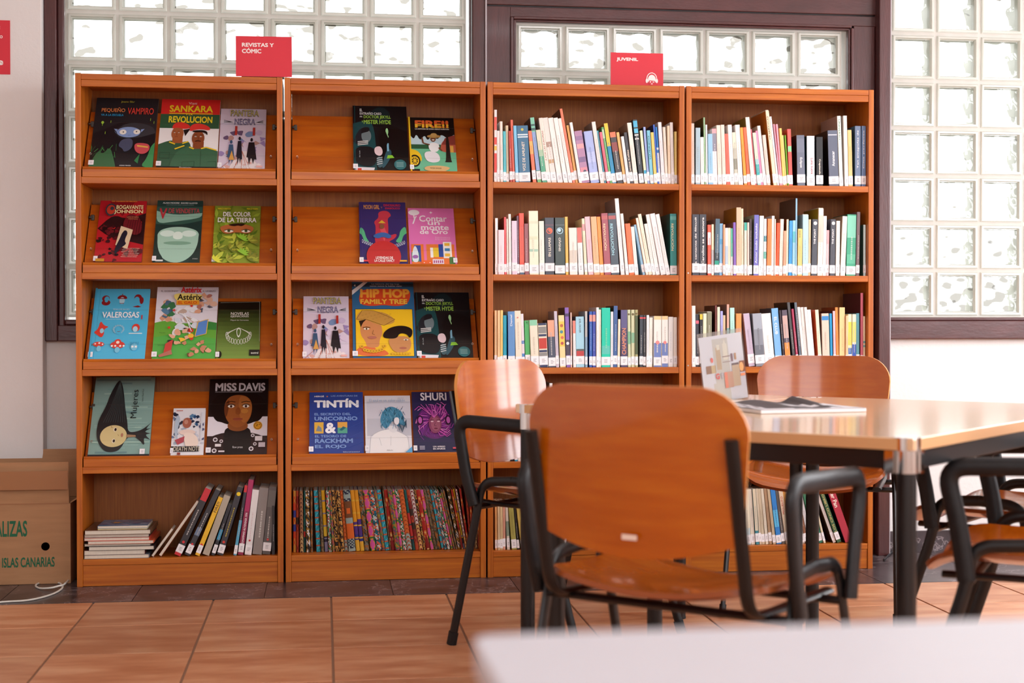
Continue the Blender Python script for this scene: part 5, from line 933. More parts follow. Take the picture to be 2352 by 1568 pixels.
def art_r(a):
    a.rect(0, .93, 1, .975, '#2c4050'); a.poly([(.0, .82), (.0, .88), (.2, 1), (.27, 1)], '#eef0ee'); a.text('4', .03, .93, '#eef0f0', w=.03, h=.03, bold=.02)
    a.text('La historia del hip hop', .32, .955, '#dfe8ec', w=.45, h=.018, bold=.02); a.text('como nunca la habías visto', .29, .93, '#dfe8ec', w=.52, h=.018, bold=.02)
    a.poly([(.1, .7), (.13, .88), (.3, .9), (.6, .9), (.93, .9), (.95, .8), (.88, .69), (.7, .67), (.5, .69), (.3, .67)], '#d84c28'); a.text('HIP HOP', .13, .78, '#f0a83c', w=.8, h=.12, bold=.06); a.text('FAMILY TREE', .13, .7, '#f0c048', w=.76, h=.065, bold=.05)
    a.rect(.045, .03, .965, .635, '#1c1814'); a.rect(.05, .035, .96, .63, '#f2c428')
    a.poly([(.05, .035), (.05, .14), (.3, .17), (.4, .1), (.5, .12), (.6, .035)], '#e0703c')
    a.poly([(.12, .3), (.12, .45), (.2, .5), (.45, .46), (.48, .32), (.42, .24), (.42, .14), (.22, .14), (.2, .22)], '#d08c58'); a.poly([(.06, .5), (.07, .56), (.16, .62), (.35, .61), (.55, .58), (.68, .5), (.66, .45), (.5, .42), (.36, .44), (.22, .5), (.1, .48)], '#c89848'); a.poly([(.1, .48), (.13, .4), (.17, .46), (.22, .5)], '#2c2018'); a.line([(.06, .5), (.16, .62), (.35, .61), (.68, .5), (.5, .42), (.22, .5), (.06, .5)], .0015, '#5c3c18')
    for q in range(18): x = .12+.5*((q*37) % 18)/18; z = .5+.09*((q*11) % 7)/7; a.line([(x, z), (x+.03, z+.004)], .001, '#8c6428')
    a.ell(.22, .375, .045, .012, '#f0e8d8'); a.ell(.22, .375, .014, .012, '#5c4020'); a.line([(.16, .39), (.22, .4), (.28, .39)], .0025, '#2c1c10'); a.ell(.31, .265, .07, .018, '#b8705c'); a.line([(.33, .36), (.31, .31), (.35, .3)], .0015, '#7c4c28')
    a.poly([(.58, .16), (.56, .24), (.66, .28), (.9, .28), (.93, .16), (.86, .08), (.66, .07)], '#c88c58'); a.poly([(.47, .27), (.5, .34), (.62, .4), (.8, .42), (.95, .38), (.95, .3), (.9, .25), (.86, .31), (.74, .32), (.7, .25), (.55, .25)], '#181414'); a.ell(.79, .13, .06, .015, '#b06850'); a.ell(.84, .235, .04, .01, '#e0d4c0'); a.ell(.84, .232, .012, .009, '#3c2814')
    for q in range(9): a.ell(.14+.045*q, .12-.03*math.sin(q*.4)+(.03 if q in (0, 8) else 0), .03, .022, '#e0ac2c', 12); a.ell(.14+.045*q, .12-.03*math.sin(q*.4)+(.03 if q in (0, 8) else 0), .013, .01, '#b07c1c', 8)
    for q in range(7): a.ell(.62+.045*q, .06, .022, .016, '#e0ac2c', 10)
def art_t(a):
    a.text('HERGÉ', .09, .92, '#f0ece8', w=.18, h=.028, bold=.04); star(a, .33, .93, .02, 5, '#e88838'); a.text('LAS AVENTURAS DE', .4, .925, '#88a4d8', w=.5, h=.025, bold=.03)
    a.text('TINTÍN', .08, .745, '#eef0f4', w=.84, h=.15, bold=.06); a.text('EL SECRETO DEL', .09, .62, '#7c9cd4', w=.68, h=.04, bold=.04); a.text('UNICORNIO', .09, .535, '#7c9cd4', w=.8, h=.065, bold=.05)
    a.rect(.09, .33, .26, .51, '#e0b44c'); a.rect(.52, .33, .7, .51, '#58a890'); a.rect(.52, .42, .7, .51, '#e0a850'); a.poly([(.12, .37), (.16, .46), (.22, .42), (.23, .36)], '#7c8c98'); a.poly([(.55, .38), (.62, .44), (.68, .42), (.6, .37)], '#2c6c78'); a.text('&', .29, .33, '#f4f4f8', w=.2, h=.17, bold=.05)
    a.text('EL TESORO DE', .1, .265, '#7c9cd4', w=.58, h=.04, bold=.04); a.text('RACKHAM', .1, .175, '#7c9cd4', w=.7, h=.07, bold=.05); a.text('EL ROJO', .1, .08, '#7c9cd4', w=.58, h=.07, bold=.05); a.text('Editorial Juventud', .62, .02, '#e0e8f4', w=.3, h=.022)
    for q in range(5): a.line([(.7, .1+.15*q), (1, .2+.16*q)], .0012, '#3c58a8')
def art_u(a):
    r = random.Random(21)
    a.rect(.04, .55, 1, .9, '#d4d4de'); a.rect(.04, .3, 1, .6, '#c4c6d0'); a.poly([(.08, 0), (.12, .3), (.3, .38), (.5, .42), (.75, .36), (.92, .28), (.94, 0)], '#f0f0f0'); a.line([(.08, 0), (.12, .3), (.3, .38), (.5, .42)], .001, '#a0a4a8'); a.line([(.75, .36), (.92, .28), (.94, 0)], .001, '#a0a4a8'); a.poly([(.5, .4), (.52, .48), (.66, .46), (.7, .38), (.6, .34)], '#e8e8ea')
    a.poly([(.33, .52), (.34, .64), (.42, .76), (.58, .82), (.78, .74), (.86, .62), (.84, .54), (.92, .5), (.84, .46), (.76, .5), (.72, .44), (.66, .52), (.58, .56), (.5, .44), (.42, .42)], '#4c90b0')
    for q in range(70):
        x, z = r.uniform(.34, .84), r.uniform(.46, .8); a.line([(x, z), (x+r.uniform(-.05, .05), z-r.uniform(.03, .08))], .0016, r.choice(['#2c6c90', '#7cb8d0', '#1c3c54', '#5ca4c4', '#245c74']))
    for q in range(8): a.line([(.72, .5), (.8, .48-.02*q), (.9, .42+.02*q), (.86, .52)], .0012, '#2c4c60')
    a.poly([(.64, .6), (.74, .6), (.74, .5), (.68, .46), (.62, .52)], '#ececf0'); a.line([(.3, .25), (.34, .12)], .001, '#b0b4b8'); a.line([(.55, .28), (.54, .12)], .001, '#b8bcc0')
    a.text('El azul es un color cálido', .1, .875, '#a8c0d8', w=.78, h=.05, bold=.01); a.rect(.04, .86, .96, .862, '#b4b8c0'); a.text('Julie Maroh', .72, .93, '#8c94a4', w=.14, h=.014); a.text('dibbuks', .45, .03, '#4c5058', w=.13, h=.018); a.poly([(.85, 0), (1, .1), (1, 0)], '#58a8d8')
def art_v(a):
    r = random.Random(22)
    a.rect(0, .0, 1, .18, '#262c50'); a.ell(.5, .5, .4, .27, '#6c2c78', 40)
    for q in range(60):
        t = r.uniform(0, 2*PI); r0 = r.uniform(.1, .25); r1 = r0+r.uniform(.1, .26); c = r.choice(['#c850b4', '#e078cc', '#a03ca0', '#f0a0dc', '#7c3090'])
        a.line([(.5+r0*math.cos(t), .5+r0*math.sin(t)*.7), (.5+r1*math.cos(t+.25), .5+r1*math.sin(t+.25)*.7), (.5+(r1+.03)*math.cos(t+.5), .5+(r1+.03)*math.sin(t+.5)*.68)], .0025, c)
    a.ell(.52, .46, .15, .15, '#8c4468', 30); a.ell(.53, .46, .11, .11, '#a05c74', 26)
    for cx in (.45, .6): a.ell(cx, .5, .035, .01, '#e8c0d0', 12); a.line([(cx-.045, .52), (cx+.04, .525)], .002, '#301430')
    a.ell(.53, .385, .045, .012, '#6c2440', 12); a.line([(.52, .48), (.5, .43), (.55, .425)], .0015, '#5c2440')
    for s in (-1, 1): a.ell(.5+s*.33, .52, .07, .08, '#2c1430', 20); a.ell(.5+s*.33, .52, .045, .055, '#c060b4', 18)
    for q in range(6): a.line([(.5, .56), (.2+.12*q, .78)], .002, '#d868c0')
    a.text('SHURI', .2, .84, '#eeeaf0', w=.62, h=.13, bold=.03); a.text('UN AMIGO', .44, .08, '#f0ecf0', w=.28, h=.025, bold=.03); a.text('EN APUROS', .44, .045, '#f0ecf0', w=.28, h=.025, bold=.03)
    for q in range(3): a.rect(.13, .05+.022*q, .25, .06+.022*q, '#c8c4d4')
    a.rect(.9, .055, 1, .08, '#e05060')
DB = display_book
DB(0, (204, 378), (351, 380), 226, 'black comic with a pale blue ghostly head above green grass', art_a, '#26272b', .010, edge='#1e2022')
DB(0, (359, 383), (498, 385), 229, 'comic with two men in red berets and green uniforms', art_b, '#f2efee', .010, edge='#f0e8e4')
DB(0, (500.5, 386), (608, 386), 251, 'mauve and white comic on the top left display shelf, figures in black cloaks', art_c, '#d8ccdc', .007)
DB(1, (215, 602), (325, 602), 461.5, 'red and black comic with a tan card in the middle', art_d, '#b8202a', .008, edge='#601418')
DB(1, (350, 602), (458, 602), 461, 'dark green comic with a pale smooth shape under a hat brim', art_e, '#1f3f3a', .010, edge='#203430')
DB(1, (487, 604), (595, 604), 473.5, 'leafy green comic with two eyes peering out', art_f, '#8a9c34', .007)
DB(2, (203, 819), (332, 821), 664, 'turquoise blue comic with small red hats and heads', art_g, '#52bce4', .010, sp='#48b0d8')
DB(2, (349, 819), (494, 819), 660, 'white and green cartoon comic with a crowded fight scene', art_h, '#e6e2ea', .010)
DB(2, (496, 818), (596, 818), 693, 'small black to green book with a white lace collar', art_i, '#15150f', .009, name='paperback_book')
DB(3, (202, 1039.5), (343, 1039.5), 867, 'grey green book with a long haired girl drawn sideways', art_j, '#84a8a0', .010, edge='#2c3434', sticker=(.85, .02), name='picture_book')
DB(3, (392, 1038), (467, 1038), 938, 'smallest comic, white manga with blue figures', art_k, '#e8e8ec', .012)
DB(3, (473.5, 1040), (612.5, 1040), 871, 'comic with a woman with a large black afro', art_l, '#1c1718', .010, edge='#221a1c')
DB(0, (812.5, 387), (940, 387), 244.5, 'black and teal comic with green title on the top display shelf', art_m, '#15171a', .010, edge='#1c4c50')
DB(0, (943, 387), (1050, 387), 271, 'comic with a yellow wheel and a dancing woman in white', art_n, '#141414', .010, sp='#ecc428')
DB(1, (827, 601.5), (937, 601.5), 465, 'dark blue comic with a red shape and red dome', art_o, '#38306c', .009)
DB(1, (942, 602.5), (1050, 602.5), 479, 'pink book with white curly handwriting over coloured houses', art_p, '#e078b8', .008, sticker=(.93, .05), name='picture_book')
DB(2, (696, 820), (802.5, 820), 681, 'mauve and white comic on the second bookcase, figures in black cloaks', art_c, '#d8ccdc', .008)
DB(2, (811, 818), (957, 818), 647, 'largest comic, blue with two women in tilted caps on yellow', art_r, '#2c6894', .010)
DB(2, (959, 817), (1087, 817), 672, 'black and teal comic with green title beside the large blue comic', art_m, '#15171a', .010, edge='#1c4c50')
DB(3, (710.5, 1038), (836, 1038), 901, 'royal blue comic with large white and pale blue lettering', art_t, '#2c4490', .010)
DB(3, (840, 1035.5), (947, 1035.5), 909, 'pale grey comic with a blue haired figure seen from behind', art_u, '#e4e4ea', .012, edge='#c8c8d0')
DB(3, (951, 1031.5), (1050, 1031.5), 900, 'navy comic with a face in swirling magenta hair', art_v, '#2c2c54', .009)
# ------------------------------------------------------------------ flat pile and loose leaning books, leftmost bookcase
PILE = [(190,356,1281,1270.5,'#8c9098','grey'),(190,333,1270,1266,'#b06050',''),(190,333,1270,1259.5,'#c8c4c4','pale'),(204,354,1259,1251,'#2e2a2c','dark'),(193,345,1251,1245.5,'#8a7c70','brown'),
        (202,353,1245.5,1238.5,'#d05a34','orange'),(192,343,1239,1233,'#c84434','red'),(190,342,1233,1224,'#34302e','black'),(195,346,1223,1214.5,'#6a4c38','brown')]
PILE = [(190,342,1281,1272,'#6c727c'),(190,333,1272,1261,'#6a3c3c'),(204,354,1261,1252,'#2e2a2c'),(193,345,1252,1246,'#8a7c70'),(202,353,1246,1238.5,'#d05a34'),(192,343,1238.5,1231.5,'#c84434'),(190,342,1231.5,1223.5,'#34302e'),(195,346,1223.5,1213.5,'#6a4c38')]
PLAB = ['grey covered thin book, lowest of the flat pile on the leftmost bookcase', 'dark red edged book, second from the bottom of the flat pile', 'black covered book, third from the bottom of the flat pile',
        'brown grey book, fourth from the bottom of the flat pile', 'orange covered book in the middle of the flat pile', 'red covered book just above the orange one in the flat pile',
        'black covered book below the brown one in the flat pile', 'brown covered book under the small blue ones topping the flat pile']
zc = BZ+.0006; rr = random.Random(9)
for (xa, xb, ya, yb, cl), lab in zip(PILE, PLAB):
    a = onY(xa, 1260, YF+.012); b = onY(xb, 1260, YF+.012); t = (ya-yb)*0.00157; y0 = YF+.006+rr.uniform(0, .012); dp = .245
    x0 = max(a.x, UX[0][0]+SD+.003); o = thing('book', lab, 'book', (x0, y0, zc), group='flat pile on the leftmost bookcase'); wx = b.x-x0
    k = MB(); c = hx(cl); k.box((0, 0, 0), (wx, dp, .0008), c); k.box((0, 0, t-.0010), (wx, dp, t-.0002), c); k.box((wx-.0010, 0, .0008), (wx, dp, t-.001), c); k.build('cover', M['spine'], o)
    k = MB(); k.box((.0015, .0015, .0008), (wx-.0012, dp-.001, t-.001)); k.build('page_block', M['paper'], o, color=False); zc += t
for (xa, xb, t, y0, cl, lab) in ((224, 338, .0045, .020, '#c8b048', 'thin yellow edged comic under the blue one, top of the flat pile'), (224, 339, .010, .022, '#5c86a8', 'small blue comic lying on top of the flat pile')):
    a = onY(xa, 1200, YF+y0); b = onY(xb, 1200, YF+y0); o = thing('book', lab, 'book', (a.x, YF+y0, zc), group='flat pile on the leftmost bookcase'); wx = b.x-a.x; dp = .17
    k = MB(); c = hx(cl); k.box((0, 0, 0), (wx, dp, .0008), c); k.box((0, 0, t-.001), (wx, dp, t-.0002), c); k.box((0, 0, 0), (.001, dp, t-.001), c)
    if t > .006:
        X = Matrix(((1, 0, 0, 0), (0, 0, 1, 0), (0, -1, 0, t), (0, 0, 0, 1)))
        X = Matrix(((1, 0, 0, 0), (0, 0, 1, 0), (0, -1, 0, t-.0001), (0, 0, 0, 1)))
        q = Art(k, wx, dp, X=X); rn = random.Random(3); splash(q, rn, 22, .05, .95, .1, .9, .1, ['#6c6c98', '#4c7cb0', '#a8b0c8', '#8c9cb8', '#3c5c88']); star(q, .33, .45, .12, 6, '#e8a83c')
    k.build('cover', M['print'], o); k = MB(); k.box((.0012, .001, .0008), (wx-.001, dp-.001, t-.001)); k.build('page_block', M['paper'], o, color=False); zc += t
for (xb0, w_, xt, yt, cl, lab) in ((347, .009, 393, 1217, '#c8b8a8', 'small cream book slumped low beside the flat pile'), (364, .012, 452, 1153, '#9a5238', 'grey paged book with orange edge leaning over the small cream one')):
    A = onY(xb0, 1277, YS); Tt = onY(xt, yt, YS); h0 = Tt.z-BZ; ang = math.atan2(Tt.x-A.x, h0); h = h0/math.cos(ang)
    o = spine_book(A.x, BZ+w_*math.sin(ang), YS+.01, w_, h, ang, cl, 'bottom shelf of the leftmost bookcase', {'plain': 1, 's': 0}); o['label'] = lab
    k = MB(); k.box((.001, -.0004, .001), (w_-.002, .0, h-.002)); k.build('fore_edge', M['paper'], o, color=False)
# ------------------------------------------------------------------ cloth-covered notebooks, second bookcase
FB = [(238,285,238,385,'r'),(290,335,285,380,'R'),(350,410,335,310,'b'),(413,440,410,470,'t'),(455,520,432,350,'w'),(525,560,520,480,'g'),(560,595,535,0,''),(620,690,570,430,'B'),(698,745,645,395,'n'),(755,815,690,400,'y'),(820,870,765,410,'G'),(880,920,785,370,'m'),(925,985,830,360,'k'),(990,1020,880,400,'k'),(1022,1080,905,400,'k'),
      (1085,1140,935,385,'o'),(1145,1262,990,350,'O'),(1268,1335,1090,440,'Y'),(1340,1405,1140,470,'Y'),(1410,1490,1205,390,'g'),(1505,1595,1265,455,'p'),(1600,1690,1375,490,'T'),(1695,1745,1400,410,'m'),(1750,1820,1430,400,'B')]
FC = [(25,45,-110,400,'n'),(60,125,-100,400,'s'),(130,205,-50,440,'m'),(205,255,-20,460,'p'),(258,320,20,480,'G'),(322,405,60,440,'o'),(410,455,80,430,'t'),(458,515,100,420,'R'),(520,585,130,375,'z'),(590,630,215,420,'k'),(632,700,260,395,'s'),(705,760,385,480,'p'),(765,815,420,430,'n'),(820,880,530,470,'g'),
      (885,925,580,410,'B'),(928,975,610,405,'T'),(980,1030,690,440,'G'),(1035,1075,770,540,'p'),(1078,1110,800,440,'m'),(1115,1150,885,420,'g'),(1155,1205,950,370,'w'),(1208,1240,1010,340,'s'),(1243,1270,1060,420,'y'),(1273,1305,1090,370,'z'),(1308,1345,1150,330,'s'),(1350,1385,1255,370,'R'),(1388,1430,1310,400,'s'),(1435,1475,1380,400,'b'),(1480,1515,1440,410,'s')]
PAL = {'r': (['#d8441c', '#e88048', '#3a3f98', '#d09030'], 'block', 'orange and red checked'), 'R': (['#8c1c18', '#a83828', '#3c2418', '#c04c28'], 'block', 'dark red blocked'), 'b': (['#a87850', '#5c2c1c', '#caa870', '#8c5028'], 'chev', 'brown chevron'),
       't': (['#0f5c58', '#c83028', '#0c3c40', '#104c48'], 'band', 'dark teal'), 'w': (['#e8e4e4', '#4c3418', '#b8862c', '#20140c'], 'blob', 'white and brown blotched'), 'g': (['#3c3c28', '#8c5424', '#7c7c70', '#b86c24'], 'blob', 'brown and grey'), 'B': (['#28a8c0', '#1c8894', '#d0603c', '#60c8dc'], 'stripe', 'turquoise striped'),
       'n': (['#7c6848', '#5c4c38', '#8c7450', '#4c3c2c'], 'blob', 'dull brown'), 'y': (['#f0b418', '#f0c838', '#30283c', '#8c88a8'], 'band', 'yellow and grey'), 'G': (['#0c8048', '#d84858', '#e8e0d8', '#1c6c48'], 'blob', 'green and pink'), 'm': (['#a88c2c', '#3c7c48', '#c8602c', '#7c3c6c'], 'blob', 'multicoloured'), 'k': (['#3c2418', '#c88838', '#181014', '#e0a858'], 'blob', 'black and ochre'),
       'o': (['#e8702c', '#b04c18', '#a8b8b0', '#6c3c18'], 'chev', 'orange chevron'), 'O': (['#e86c20', '#a0b0a8', '#7c4820', '#242840'], 'big', 'wide orange, grey and blue'), 'Y': (['#f0a018', '#583488', '#2c3488', '#f0b838'], 'band', 'yellow with a purple middle'), 'p': (['#e058a8', '#e8a030', '#2c6c3c', '#d83c4c'], 'diam', 'pink diamond patterned'),
       'T': (['#1c6c84', '#1c5058', '#e0643c', '#c8d8d0'], 'blob', 'teal speckled'), 's': (['#b82418', '#e08830', '#8c1818', '#e8c078'], 'ray', 'red and gold'), 'z': (['#e8d8d0', '#8c2434', '#e8b868', '#c8a8a0'], 'chev', 'white and maroon zigzag')}
rows = []
for ox, L in ((640, FB), (890, FC)):
    for r_ in L:
        if r_[4]: rows.append((ox+r_[0]/7.127, ox+r_[1]/7.127, ox+r_[2]/7.127, 1060+r_[3]/7.127, r_[4]))
prev = UX[1][0]+SD+.002; pa = 0; rn = random.Random(77); used = {}; NB = []
for i, (xa, xb, xt, yt, key) in enumerate(rows):
    A = onY(xa, 1250, 5.60); Bq = onY(xb, 1250, 5.60); Tt = onY(xt, yt, 5.60); z = BZ; h0 = Tt.z-z; x = max(A.x, prev); ang = math.atan2(Tt.x-A.x, h0); h = min(.235, h0/math.cos(ang)); x1 = max(Bq.x, x+.0055)
    if NB: ang = max(ang, math.atan(math.tan(pa)-max(0, x-px_)/h))
    if i == 0: ang = 0
    wd = (x1-x-.0004)*math.cos(ang)
    cols_, pat, nm = PAL[key]; C = [tuple(v*.72 for v in hx(c)) for c in cols_]; o = thing('notebook', 'n', 'notebook', (x, 5.585+rn.uniform(0, .008), z+.0006), (0, ang, 0), group='cloth covered notebooks on the second bookcase')
    k = MB(); NS, NR = 6, 44; D = .15
    def prof(j):
        t = PI*j/NS; return (wd/2-wd/2*math.cos(t), -.0028*math.sin(t)+.003)
    ph = rn.randint(0, 9); sec = rn.uniform(.3, .7); sec2 = sec*rn.uniform(.3, .8); seed = rn.random()*100
    for q in range(NR):
        z0, z1 = h*q/NR, h*(q+1)/NR; f = q/NR
        for j in range(NS):
            m = abs(j-(NS-1)/2)
            if pat == 'stripe': c = C[2] if (q+ph) % 5 == 0 else (C[0] if j < 3 else C[1]) if (q*3+j) % 4 else C[3]
            elif pat == 'chev': c = (C[0] if (int(q+m)+ph) % 3 else C[1]) if f > sec2 else (C[2] if (int(q+m)) % 3 else C[1])
            elif pat == 'diam': d = abs((q+ph) % 10-5)/5+m/3; c = C[1] if .8 < d < 1.1 else C[0] if d < .8 else C[3] if (q//10) % 2 else C[2]
            elif pat == 'block': c = C[int(abs(math.sin((q//5)*2.3+ph))*3.99)] if (q//5+ph) % 3 else C[(q//2+j//2) % 2*3]
            elif pat == 'band': c = C[0] if f > sec else C[1] if f > sec2 else C[2] if f > sec2-.08 else C[3]; c = C[3] if (q % 9 == 0 and pat == 'band') else c
            elif pat == 'ray': v = math.sin(q*.5+m*1.6+ph); c = C[1] if v > .75 else C[0] if f > sec2 else C[2]; c = C[3] if (v > .93) else c
            elif pat == 'big': c = C[0] if .2 < f < .45 else C[1] if f < .03 or .45 < f < .53 or .86 < f < .92 else C[2] if f < .8 and f > .53 else ((C[3] if (q+j) % 3 else C[1])); c = C[3] if (.06 < f < .2 and (q+j) % 2) else C[1] if .06 < f < .2 else c; c = C[0] if (.6 < f < .7 and m < 1.5) else c
            else:
                v = math.sin(q*.9+seed)+math.sin(j*1.7+q*.35+seed*2)+math.sin(q*2.3+j*2.1); c = C[0] if v > .9 else C[1] if v > .1 else C[2] if v > -.9 else C[3]
            (xa_, ya_), (xb_, yb_) = prof(j), prof(j+1); k.face([(xa_, ya_, z0), (xb_, yb_, z0), (xb_, yb_, z1), (xa_, ya_, z1)], c)
    for xs, xe in ((0, .0016), (wd-.0016, wd)): k.box((xs, .003, 0), (xe, D, h), C[rn.randint(0, 2)])
    k.build('cloth_cover', M['fabric'], o, merge=False)
    k = MB(); k.box((.0017, .0035, .001), (wd-.0017, D-.003, h-.002)); k.build('page_block', M['paper'], o, color=False)
    NB.append((o, nm)); prev = x1; pa = ang; px_ = x+wd/math.cos(ang)
from collections import Counter as _C
cn = _C(n for _, n in NB)
for i, (o, nm) in enumerate(NB):
    pos = f"{ordn(i+1)} from the left" if i < len(NB)//2 else f"{ordn(len(NB)-i)} from the right" if i < len(NB)-1 else 'at the right end'
    if i == 0: pos = 'at the left end'
    o['label'] = f"{nm} cloth notebook, {pos} in the second bookcase" if cn[nm] > 1 else f"{nm} cloth notebook on the second bookcase"
# ------------------------------------------------------------------ signs
def sign(px0, px1, py0, Y, zbot, label, art, wd=.21, rot=0.0, h=None):
    a = onY(px0, 745, Y); t = onY((px0+px1)/2, py0, Y); h = h or t.z-zbot; b = onY(px1, 745, Y); wd = b.x-a.x
    o = thing('shelf_sign', label, 'sign', (a.x, Y, zbot), (0, 0, 0), group='red section signs'); o.rotation_mode = 'QUATERNION'; o.rotation_quaternion = Matrix.Rotation(rot, 4, 'Y').to_quaternion()
    k = MB(); k.box((0, .0005, 0), (wd, .002, h), hx('#d8283a')); q = Art(k, wd, h); q.rect(0, 0, 1, 1, '#d8283a'); art(q); k.build('card', M['sticker'], o)
    return o, wd, h
def sg1(a): a.text('REVISTAS Y', .11, .735, '#f4ece8', w=.57, h=.1, bold=.045); a.text('CÓMIC', .11, .575, '#f4ece8', w=.345, h=.135, bold=.045)
def sg2(a):
    a.text('JUVENIL', .11, .76, '#f8f0ec', w=.41, h=.11, bold=.05); cx, cz = .78, .30
    for q in range(14):
        t0_, t1_ = PI*q/14, PI*(q+1)/14; a.line([(cx+.095*math.cos(t0_), cz+.02+.16*math.sin(t0_)), (cx+.095*math.cos(t1_), cz+.02+.16*math.sin(t1_))], .003, '#f8f0ec')
    a.ell(cx, cz, .075, .13, '#f8f0ec', 24); a.ell(cx-.095, cz-.03, .022, .06, '#f8f0ec'); a.ell(cx+.095, cz-.03, .022, .06, '#f8f0ec'); a.ell(cx, cz-.07, .058, .09, '#d8283a', 20); a.poly([(cx-.06, cz-.02), (cx+.06, cz-.03), (cx+.06, cz+.05), (cx-.06, cz+.05)], '#f8f0ec')
    a.ell(cx-.025, cz-.06, .012, .02, '#f8f0ec', 10); a.ell(cx+.027, cz-.062, .012, .02, '#f8f0ec', 10); a.ell(cx, cz-.11, .02, .012, '#f8f0ec', 10)
def sg3(a): a.text('O', .872, .665, '#f4ece8', w=.036, h=.055, bold=.045); a.text('E', .852, .835, '#f4ece8', w=.026, h=.055, bold=.045); a.poly([(.86, .17), (.905, .17), (.914, .2), (.91, .25), (.87, .26), (.86, .22)], '#f4ece8'); a.line([(.87, .24), (.905, .2)], .0015, '#c82434')
o, W_, H_ = sign(543.5, 672, 84, 5.535, 1.8995, 'red sign reading REVISTAS Y CÓMIC standing on the leftmost bookcase', sg1, rot=-.006)
boxo('stand_foot', (.02, .002, -.0015), (W_*.86, .05, .001), M['steel'], o)
o, W_, H_ = sign(1402.5, 1523, 121.5, 5.66, 1.8965, 'red sign reading JUVENIL standing on the third bookcase', sg2)
boxo('stand_foot', (.02, .002, -.0002), (W_*.86, .05, .001), M['steel'], o)
a3 = onY(23, 47, 5.823); b3 = onY(23, 171, 5.823)
o = thing('wall_sign', 'red sign fixed on the white pillar at the left edge', 'sign', (a3.x-.30, 5.8225, b3.z)); k = MB(); k.box((0, .0005, 0), (.30, .002, a3.z-b3.z), hx('#d8283a')); q = Art(k, .30, a3.z-b3.z); q.rect(0, 0, 1, 1, '#d8283a'); sg3(q); k.build('card', M['sticker'], o)
